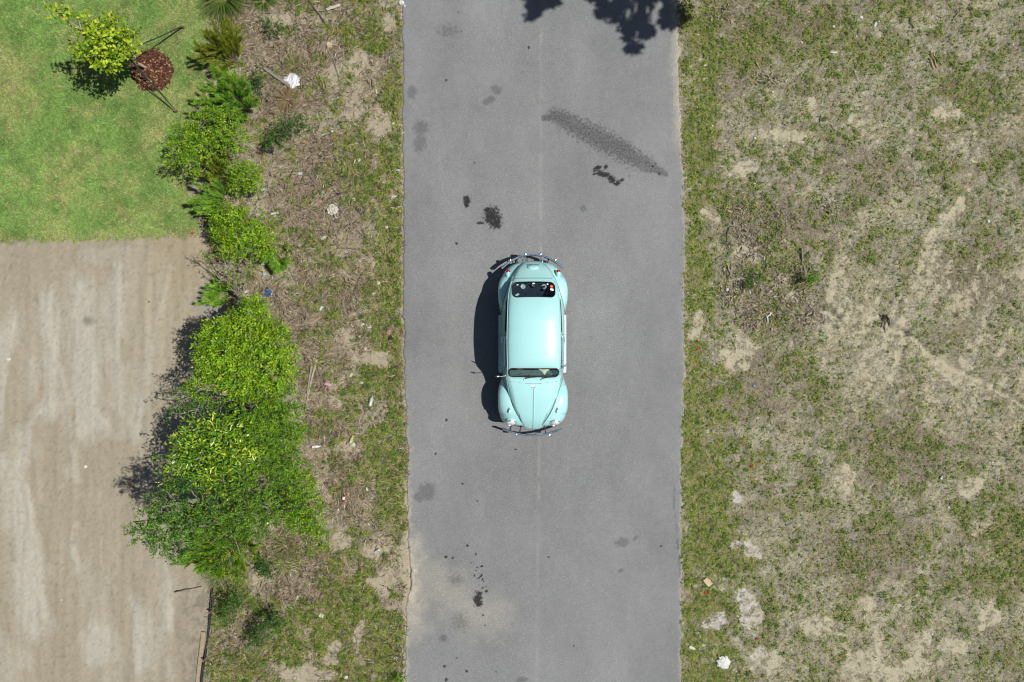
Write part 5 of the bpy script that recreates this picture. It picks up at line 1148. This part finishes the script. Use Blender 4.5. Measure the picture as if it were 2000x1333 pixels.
stick([(341, 1157), (360, 1152), (394, 1146)], .016, A(96, 78, 62), 'fallen_branch', 'dark stick lying on the dirt lot near its right edge', 'branch')
stick([(768, 840), (776, 820), (782, 796)], .008, A(150, 130, 100), 'dry_stalk', 'thin dry stem bending at the left road edge level with the car nose', 'stalk')
stick([(783, 988), (796, 994)], .008, A(214, 204, 184), 'dry_stalk', 'pale stem poking onto the road from the left edge', 'stalk')
stick([(772, 948), (790, 960), (800, 998)], .006, A(200, 184, 150), 'dry_stalk', 'hair thin straw curling over the left road edge near the round stain', 'stalk')
stick([(707, 1034), (702, 1052), (696, 1066)], .012, A(130, 120, 116), 'fallen_branch', 'grey stick with forked top on the verge above the crushed can', 'branch')
stick([(1566, 488), (1567, 512), (1564, 532)], .028, A(140, 128, 118), 'fallen_branch', 'thick grey upright branch in the wood debris right of the road', 'branch', [(1573, 540)])
stick([(1419, 515), (1424, 530), (1428, 542)], .024, A(176, 166, 152), 'fallen_branch', 'pale grey stick pointing down above the white lump in the wood debris', 'branch')
stick([(1440, 540), (1452, 534), (1464, 530)], .018, A(182, 172, 156), 'fallen_branch', 'pale stick lying level between the two dark green patches of debris', 'branch')
stick([(1425, 444), (1420, 460), (1421, 478)], .017, A(112, 104, 96), 'fallen_branch', 'curved dark grey stick beside the bare sand at the left of the wood debris', 'branch')
stick([(1500, 606), (1520, 600), (1540, 618)], .017, A(116, 106, 98), 'fallen_branch', 'dark forked branch at the lower edge of the wood debris', 'branch', [(1512, 622), (1520, 640)])
stick([(1490, 590), (1506, 604), (1520, 614)], .013, A(150, 140, 128), 'fallen_branch', 'thin grey stick crossing the dark forked branch', 'branch')
stick([(1520, 612), (1516, 626), (1522, 638)], .013, A(128, 116, 108), 'fallen_branch', 'short drooping branch below the dark forked branch', 'branch')
stick([(1418, 580), (1430, 579), (1442, 582)], .014, A(206, 198, 186), 'fallen_branch', 'bleached short stick just below the white lump in the debris', 'branch')
stick([(1520, 476), (1532, 466), (1541, 458)], .014, A(168, 154, 140), 'fallen_branch', 'forked grey stick at the top of the wood debris', 'branch', [(1545, 462)])
stick([(1592, 248), (1602, 240), (1604, 226)], .017, A(150, 142, 128), 'fallen_branch', 'bent grey stick on the weedy lot right of the road, above mid height', 'branch')
stick([(1624, 244), (1632, 256)], .013, A(170, 156, 132), 'fallen_branch', 'short straight stick right of the bent grey stick', 'branch')
stick([(1862, 40), (1872, 26), (1880, 14)], .014, A(160, 144, 118), 'fallen_branch', 'long tan stick near the top right above the husk bundle', 'branch', [(1866, 14)])
stick([(1780, 34), (1778, 46), (1786, 54)], .015, A(122, 108, 96), 'fallen_branch', 'dark split stick left of the long tan stick near the top', 'branch', [(1790, 42)])
stick([(1692, 80), (1698, 68)], .014, A(150, 142, 128), 'fallen_branch', 'small grey stick below the pair of white lumps at the top', 'branch')
stick([(1667, 138), (1670, 152)], .010, A(86, 74, 66), 'fallen_branch', 'thin dark twig standing among weeds right of the pale plastic wisp', 'branch')
stick([(1432, 668), (1438, 684)], .011, A(96, 84, 74), 'fallen_branch', 'dark twig across the big sand patch right of the car', 'branch')
for k, (pts, lab) in enumerate([([(1818, 100), (1824, 118), (1832, 134)], 'longest yellow husk of the husk bundle at the upper right'), ([(1822, 104), (1832, 116), (1842, 128)], 'grey husk on the right side of the husk bundle'), ([(1816, 112), (1820, 126), (1824, 136)], 'broad straw husk on the left side of the husk bundle'),
                                ([(1478, 122), (1484, 134)], 'yellow husk lying alone above the straw pieces near the road'), ([(1478, 156), (1492, 158), (1504, 166)], 'straw husk in the scattered straw right of the upper road'), ([(1502, 154), (1512, 162)], 'curled orange straw husk at the right of the scattered straw')]):
    stick(pts, .02, [A(214, 184, 120), A(176, 166, 148), A(206, 180, 128)][k % 3], 'dry_husk', lab, 'husk', h=.015)
for k, (a, b, lab) in enumerate([((1728, 616), (1722, 640), 'leftmost root of the dark root clump on the sand channel'), ((1730, 616), (1730, 648), 'middle root hanging in the dark root clump on the sand channel'), ((1733, 618), (1744, 638), 'rightmost root of the dark root clump on the sand channel')]):
    stick([a, ((a[0]+b[0])/2+2, (a[1]+b[1])/2), b], .018, A(92, 76, 64), 'dead_root', lab, 'root')
# low silt fence along the right edge of the dirt lot: black fabric on stakes
sf = empty('silt_fence', (float(P(402, 1260)[0]), float(P(402, 1260)[1]), 0)); tag(sf, 'low sagging black silt fence along the right edge of the dirt lot', 'fence')
line = [(413, 1150), (411, 1192), (407, 1225), (403, 1255), (399, 1285), (395, 1310), (391, 1345), (388, 1380)]; m = MB(); vs = []
for i, (a, b) in enumerate(line):
    x, y = P(a, b); z = float(gz(x, y)); vs += [(float(x)-sf.location.x, float(y)-sf.location.y, z-.02), (float(x)-sf.location.x+.012, float(y)-sf.location.y, z+.09+.03*math.sin(i*1.7)), (float(x)-sf.location.x+.03, float(y)-sf.location.y, z+.07+.03*math.sin(i*1.7)), (float(x)-sf.location.x+.03, float(y)-sf.location.y, z-.02)]
m.add(vs, [(i*4+k, (i+1)*4+k, (i+1)*4+k+1, i*4+k+1) for i in range(len(line)-1) for k in range(3)]); m.build('fabric', simple('black_fabric', (.015, .015, .016), .8), sf, False)
for (a, b) in ((411, 1192), (399, 1285)):
    x, y = P(a, b); MB().box((float(x)-sf.location.x+.04, float(y)-sf.location.y, .06), (.035, .035, .26), .3).build('stake', pegm, sf, False)
plank((398, 1235), (385, 1345), .10, A(176, 160, 130), 'pale timber strip on the dirt along the silt fence', w2=.08, t=.015)

def scrap(px, py, L, Wd, rot, col, lab, cat='litter', name='paper_scrap', h=.02, rough=.6, group=None, seg=6, crum=.35):
    x, y = P(px, py); z = float(gz(x, y)); vs = []; r = random.Random(int(px*7+py*13)); n_ = seg
    for i in range(n_+1):
        for j in range(n_+1):
            u, v = i/n_-.5, j/n_-.5; k = 1-.5*(abs(u)*2)**3*(abs(v)*2)**3+r.uniform(-.14, .14)
            vs.append((u*L*k, v*Wd*k, max(.002, h*(1.1-1.6*(u*u+v*v))+r.uniform(-crum, crum)*h+.006)))
    fs = [(i*(n_+1)+j, (i+1)*(n_+1)+j, (i+1)*(n_+1)+j+1, i*(n_+1)+j+1) for i in range(n_) for j in range(n_)]
    o = MB().add(vs, fs).build(name, simple(name+'_m', col, rough, vary=.08, scale=40), None, False); o.location = (float(x), float(y), z+.008); o.rotation_euler = (0, 0, math.radians(rot)); return tag(o, lab, cat, group)
def lump(px, py, R, col, lab, cat='stone', name='white_stone', asp=(1, .8, .6), rough=.9, group=None):
    x, y = P(px, py); z = float(gz(x, y)); r = random.Random(int(px*5+py*3)); vs = [(0, 0, R*asp[2])]; fs = []; rings = 4; n_ = 9
    for k in range(1, rings+1):
        t = k/rings*PI*.62
        for i in range(n_):
            a = 2*PI*i/n_; q = R*r.uniform(.82, 1.14); vs.append((q*asp[0]*math.sin(t)*math.cos(a), q*asp[1]*math.sin(t)*math.sin(a), q*asp[2]*math.cos(t)))
    for i in range(n_): fs.append((0, 1+i, 1+(i+1) % n_))
    for k in range(rings-1):
        for i in range(n_): a = 1+k*n_; fs.append((a+i, a+n_+i, a+n_+(i+1) % n_, a+(i+1) % n_))
    o = MB().add(vs, fs).build(name, simple(name+'_m', col, rough, vary=.12, scale=30), None, False); o.location = (float(x), float(y), z+R*.2); o.rotation_euler = (0, 0, r.uniform(0, 6)); return tag(o, lab, cat, group)
def turned(px, py, rot, prof, col, lab, name, cat, rough=.25, coat=.6, capcol=None, band=None):
    """a bottle or can lying on its side; prof (radius, along)"""
    x, y = P(px, py); z = float(gz(x, y)); root = empty(name, (float(x), float(y), z+max(p[0] for p in prof)*.9), math.radians(rot)); tag(root, lab, cat)
    M = Matrix.Rotation(PI/2, 4, 'Y'); MB().lathe(prof, M, 14).build('shell', simple(name+'_m', col, rough, coat=coat, vary=.1, scale=30), root)
    if capcol is not None:
        e = prof[-1]; MB().lathe([(e[0]*1.25, e[1]-.012), (e[0]*1.25, e[1]+.008), (e[0]*.6, e[1]+.010)], M, 12).build('cap', simple('cap_m', capcol, .5), root)
    if band is not None:
        R = max(p[0] for p in prof)+.0015; MB().lathe([(R, -.035), (R, .03)], M, 14).build('paper_label', simple('paper_label_m', band, .6), root)
    return root
WH, OW = A(236, 236, 230)*.95, A(212, 206, 188)
BOT = [(.012, -.095), (.033, -.09), (.034, -.03), (.034, .03), (.026, .06), (.013, .08), (.012, .10)]; CAN = [(.022, -.062), (.033, -.054), (.033, .052), (.024, .062)]
scrap(571, 158, .34, .34, 35, A(232, 234, 238), 'torn white plastic sheet lying at the end of the weathered grey board', name='plastic_sheet', h=.05, seg=9, rough=.4)
scrap(650, 410, .24, .24, 20, OW, 'large crumpled off white rag on the verge left of the road', name='crumpled_rag', h=.07, seg=8)
turned(537, 417, 12, [(.02, -.09), (.026, -.085), (.026, .08), (.02, .09)], WH, 'white tube lying on brown grass right of the corner bush', 'white_tube', 'tube')
scrap(537, 421, .08, .04, 60, OW, 'small white tab beside the white tube', h=.015)
scrap(631, 465, .20, .08, 25, OW, 'torn white paper strip below the large crumpled rag', h=.03)
lump(585, 479, .045, WH, 'white lump of foam above the thin curved stem on brown grass', 'foam', 'foam_piece')
lump(691, 389, .05, OW, 'white stone upper right of the large crumpled rag'); scrap(755, 444, .09, .07, 50, OW, 'white paper bit in grass near the left road edge, level with the black stains')
scrap(736, 478, .13, .03, -20, OW, 'thin curled white strip near the left road edge'); scrap(515, 535, .08, .07, 0, A(196, 212, 222), 'pale blue white scrap under the trailing feathery shrub')
scrap(524, 572, .16, .20, 20, A(66, 92, 134), 'crumpled blue rag on brown grass right of the thin open tree', name='blue_rag', h=.05, seg=7); scrap(549, 577, .10, .04, 15, A(96, 120, 158), 'small blue strip right of the blue rag', name='blue_rag')
lump(478, 570, .06, OW, 'whitish stone beside the bare stems of the thin open tree'); scrap(504, 590, .12, .11, 30, A(236, 238, 244), 'white plastic crumple at the top tip of the tall hedge', name='plastic_scrap', h=.05)
lump(738, 553, .06, OW, 'larger white stone near the road edge level with the car roof front'); lump(729, 574, .055, OW, 'rough white stone just below the larger white one')
turned(627, 602, 60, CAN, A(206, 222, 226), 'crushed pale can with dark end in a weed tuft beside the hedge', 'crushed_can', 'can', capcol=A(40, 44, 50))
scrap(708, 634, .09, .05, 25, WH, 'white scrap left of the short white strip on the mid verge'); scrap(721, 640, .10, .035, 10, WH, 'short white strip on the mid verge')
scrap(759, 650, .11, .10, 30, A(240, 150, 172), 'pink wrapper beside a black bag at the left road edge', name='pink_wrapper', h=.04); scrap(762, 660, .12, .09, 70, A(40, 38, 44), 'black plastic bag piece under the pink wrapper', name='black_bag', h=.03)
lump(713, 681, .045, OW, 'white stone on the verge below the short white strip'); lump(685, 733, .05, OW, 'white stone above right of the pink and white packet', asp=(1.2, .7, .6)); lump(706, 748, .045, WH, 'round white stone on the verge right of the pink and white packet')
scrap(641, 751, .16, .06, -12, A(244, 190, 206), 'pink and white packet on the verge right of the grey planks', name='pink_packet', h=.03); lump(702, 657, .03, OW, 'tiny white stone below the two white strips')
turned(617, 873, 5, BOT, A(240, 240, 236), 'white plastic bottle lying by the right side of the hedge', 'white_bottle', 'bottle', capcol=WH)
turned(671, 973, 80, BOT, A(140, 74, 26), 'amber bottle with a white label lying on bare sand', 'amber_bottle', 'bottle', .1, 1, A(200, 190, 170), A(232, 228, 214))
turned(687, 858, 70, BOT, A(222, 226, 150), 'yellowish plastic bottle on the verge left of the car nose', 'yellow_bottle', 'bottle'); scrap(690, 869, .10, .09, 0, A(226, 226, 190), 'pale yellow bag piece below the yellowish bottle', h=.03)
turned(725, 784, 75, [(.03, -.12), (.045, -.11), (.045, .06), (.02, .10), (.014, .13)], A(196, 198, 192), 'large clear grey plastic bottle near the left road edge', 'clear_bottle', 'bottle', capcol=WH)
turned(717, 955, 20, [(.045, -.02), (.05, -.015), (.05, .015), (.045, .02)], WH, 'round white disc shaped tub lying on the verge below the hedge middle', 'white_tub', 'tub')
turned(737, 1076, 35, CAN, A(224, 226, 224), 'crushed white and grey can on the lower verge', 'crushed_can', 'can', band=A(176, 180, 180)); scrap(627, 1204, .11, .10, 40, A(240, 236, 226), 'folded white paper on the lower verge at the edge of the grass patch', h=.03)
scrap(676, 1323, .09, .07, 10, WH, 'white scrap near the bottom edge of the verge'); scrap(773, 1286, .12, .09, 30, A(206, 210, 208), 'pale grey foil scrap at the left road edge near the bottom', name='foil_scrap')
lump(648, 256, .032, WH, 'small round white ball right of the dark green bush', 'ball', 'white_ball', asp=(1, 1, 1)); lump(701, 313, .05, OW, 'white stone beside the stubby bleached wood'); lump(692, 388, .02, OW, 'chip of white stone touching the stone above the rag')
lump(768, 241, .04, OW, 'pale stone in grass near the upper left road edge'); scrap(735, 179, .05, .12, 10, OW, 'thin upright white paper strip on the upper verge')
scrap(596, 280, .06, .06, 0, A(232, 130, 40), 'orange scrap just below the dark green bush', name='orange_scrap'); scrap(654, 268, .05, .05, 30, A(236, 120, 60), 'orange bit below the small white ball', name='orange_scrap')
scrap(527, 295, .18, .13, 25, A(44, 46, 52), 'black plastic scrap in the shade below the dark green bush', name='black_plastic', h=.04); scrap(587, 339, .14, .07, 5, A(210, 220, 214), 'clear plastic wrap right of the round bush', name='plastic_scrap', rough=.2)
scrap(630, 376, .08, .07, 0, A(120, 190, 160), 'green plastic scrap above the large crumpled rag', name='green_scrap'); scrap(516, 371, .10, .06, 15, A(190, 226, 220), 'pale teal scrap touching the right side of the round bush', name='teal_scrap'); scrap(550, 371, .06, .05, 15, WH, 'white dot of paper between the teal scrap and the green scrap')
lump(784, 6, .08, A(236, 236, 232), 'white broken concrete lump at the top left corner of the road', 'concrete', 'concrete_lump'); lump(790, 12, .04, A(200, 198, 190), 'small grey chip beside the white concrete lump at the road corner', 'concrete', 'concrete_lump')
lump(518, 47, .04, OW, 'two toned pale stone left of the dark sprig at the top'); lump(645, 88, .09, A(214, 196, 158), 'flat sandy yellow slab on the upper verge', 'stone', 'sandy_slab', asp=(1.2, .8, .25)); lump(768, 385, .07, OW, 'broken pale rubble at the left road edge level with the black stains', asp=(.7, 1.2, .5))
scrap(376, 455, .09, .05, 10, A(206, 54, 72), 'red flag scrap at the corner of the lawn and the dirt', name='red_flag'); scrap(166, 912, .09, .08, 10, A(232, 228, 218), 'white paper scrap alone on the dirt lot'); scrap(16, 702, .10, .08, 20, A(228, 222, 208), 'pale scrap on the dirt lot at the left edge'); scrap(120, 1172, .045, .04, 20, A(228, 222, 208), 'tiny pale scrap on the lower dirt lot')
scrap(290, 590, .06, .03, 60, A(160, 120, 70), 'brown leaf on the upper dirt lot', cat='leaf', name='dead_leaf')
o = scrap(1413, 1294, .30, .28, 10, WH, 'large round white foam disc near the bottom right of the road', 'foam', 'foam_disc', h=.05, seg=9, crum=.15)
scrap(1352, 1266, .17, .07, -20, A(232, 232, 226), 'thin white leaf shaped scrap at the lower right road edge', h=.03)
plank((1377, 1131), (1388, 1143), .13, A(224, 202, 164), 'square tan cardboard piece in green grass right of the road', 'cardboard', t=.012); 
for px_, py_, lab in ((1469, 912, 'red wrapper on the dry lot, highest of the four red bits below the car level'), (1480, 1249, 'red brown wrapper on the pale sand near the bottom'), (1379, 1159, 'small red bit just below the tan cardboard piece'), (1363, 681, 'red wrapper in roadside grass level with the car cabin')):
    scrap(px_, py_, .07, .06, 30, A(196, 60, 40), lab, name='red_wrapper')
turned(1839, 933, 60, [(.02, -.04), (.026, -.035), (.026, .03), (.012, .05)], A(200, 220, 236), 'small blue and white bottle far right below the sand channel', 'small_bottle', 'bottle', capcol=A(60, 110, 170))
lump(1421, 565, .055, WH, 'white lump at the lower left of the wood debris', 'foam', 'foam_piece'); lump(1557, 521, .045, WH, 'white lump beside the thick grey branch', 'foam', 'foam_piece')
m = stick([(1505, 612), (1498, 620), (1499, 632)], .024, A(236, 238, 240), 'bent_pipe', 'bent white plastic pipe below the wood debris', 'pipe', h=.03)
lump(1466, 572, .04, A(214, 224, 232), 'pale blue foam bit right of the white lump in the debris', 'foam', 'foam_piece'); scrap(1474, 754, .06, .06, 0, A(150, 184, 214), 'light blue scrap below the big sand patch right of the car', name='blue_scrap')
lump(1683, 33, .045, WH, 'white lump at top of the lot, left one of the close pair', 'foam', 'foam_piece'); lump(1711, 47, .055, WH, 'white lump at top of the lot, right one of the close pair', 'foam', 'foam_piece', asp=(1.2, .7, .6)); lump(1718, 42, .03, WH, 'small white bit touching the right lump of the pair', 'foam', 'foam_piece')
lump(1629, 51, .04, WH, 'white lump left of the close pair near the top', 'foam', 'foam_piece'); lump(1377, 127, .042, WH, 'white lump in dense grass at the upper right road edge', 'foam', 'foam_piece', asp=(1.1, .7, .6)); scrap(1629, 102, .16, .07, 0, A(222, 222, 222), 'pale plastic wisp on the dry upper lot', name='plastic_scrap')
lump(1475, 270, .035, WH, 'white lump on bare sand level with the long brown stain', 'foam', 'foam_piece'); lump(1932, 432, .042, A(236, 232, 226), 'square white lump alone at the far right', 'foam', 'foam_piece'); lump(1745, 402, .035, OW, 'white splinter in pale ground left of the wheel rut', 'foam', 'foam_piece')
scrap(1790, 304, .05, .05, 0, A(120, 170, 226), 'bright blue bit above the wheel rut', name='blue_scrap'); scrap(1659, 226, .045, .04, 0, A(130, 196, 214), 'cyan bit above the short straight stick', name='blue_scrap')
LM = [(1378, 127, 'the lump in dense grass at the upper right road edge'), (1683, 33, 'the close pair of lumps at the top'), (1629, 51, 'the lone lump near the top'), (1828, 119, 'the husk bundle'), (1871, 26, 'the long tan stick'), (1784, 44, 'the dark split stick'),
      (1492, 160, 'the scattered straw'), (1602, 240, 'the bent grey stick'), (1475, 270, 'the lump on bare sand level with the long stain'), (1790, 304, 'the bright blue bit'), (1745, 402, 'the white splinter by the rut'), (1932, 432, 'the square white lump'),
      (1566, 505, 'the thick grey branch'), (1421, 565, 'the lump in the wood debris'), (1850, 725, 'the widest part of the sand channel'), (1839, 933, 'the small blue and white bottle'), (1469, 912, 'the highest red wrapper'), (1382, 1137, 'the tan cardboard'),
      (1468, 1076, 'the middle chalky patch'), (1413, 1294, 'the foam disc'), (1716, 1250, 'the pale sand bar near the bottom'), (1933, 1205, 'the sand patch at lower right'), (1629, 102, 'the pale plastic wisp'), (1331, 340, 'the tip of the long brown stain'), (1454, 680, 'the big sand patch'), (1342, 28, 'the brownish weed tuft'),
      (784, 6, 'the concrete lump at the road corner'), (768, 241, 'the pale stone by the upper road edge'), (735, 179, 'the thin upright paper strip'), (768, 385, 'the rubble at the road edge'), (650, 410, 'the large crumpled rag'), (755, 444, 'the paper bit in roadside grass'), (738, 553, 'the larger white stone'),
      (759, 650, 'the pink wrapper'), (671, 973, 'the amber bottle'), (717, 955, 'the round white lid'), (737, 1076, 'the crushed can on the lower verge'), (627, 1204, 'the folded white paper'), (773, 1286, 'the foil scrap'), (524, 572, 'the blue rag'), (585, 479, 'the lump of foam on brown grass'), (701, 313, 'the stubby bleached wood'), (648, 256, 'the small white ball'),
      (691, 389, 'the stone right of the crumpled rag'), (676, 1323, 'the scrap near the bottom edge')]
used_l = set()
def near_label(px, py, kind):
    for d, lx, ly, t in sorted((math.hypot(px-q[0], py-q[1]), *q) for q in LM):
        if d < 9: continue
        a = math.degrees(math.atan2(py-ly, px-lx)); w = ['right of', 'below and right of', 'below', 'below and left of', 'left of', 'above and left of', 'above', 'above and right of'][int(round(a/45)) % 8]
        lab = '%s %s %s' % (kind, w, t)
        if lab not in used_l and len(lab.split()) <= 16: used_l.add(lab); return lab
for px_, py_ in ((1510, 179), (1835, 53), (1832, 35), (1979, 87), (1368, 360), (1364, 67), (1394, 386), (1475, 358), (1392, 246), (1451, 375), (1531, 285), (1737, 319), (1674, 70), (1581, 22), (1567, 82), (1672, 140), (1885, 306), (1940, 904), (1854, 992), (1708, 1025), (1689, 1191), (1822, 1240), (1799, 1308), (1411, 903), (1898, 1294), (1990, 700), (1406, 30), (1353, 88), (1362, 210), (1371, 57), (1716, 995), (1945, 1028)):
    lump(px_, py_, random.uniform(.018, .028), A(236, 234, 228), near_label(px_, py_, 'tiny white speck'), 'debris', 'white_speck', group='white specks on the right lot')
for px_, py_ in ((719, 195), (742, 205), (765, 214), (750, 292), (778, 324), (778, 333), (735, 372), (767, 360), (779, 404), (781, 412), (661, 453), (688, 518), (753, 520), (781, 542), (606, 577), (759, 625), (697, 1015), (720, 1025), (660, 996), (776, 1020), (759, 1201), (763, 1224), (658, 1317), (746, 1165), (708, 1040), (671, 390), (703, 340), (647, 372)):
    lump(px_, py_, random.uniform(.02, .032), A(228, 224, 212), near_label(px_, py_, 'tiny stone chip'), 'debris', 'stone_chip', group='stone chips on the verge')
lump(1100, 995, .014, WH, 'tiny white pebble on the right half of the road below the car', 'pebble', 'pebble'); lump(1243, 286, .016, WH, 'tiny white pebble on the long brown road stain', 'pebble', 'pebble'); scrap(1198, 908, .03, .02, 40, OW, 'speck of pale paper on the road right of the car front')
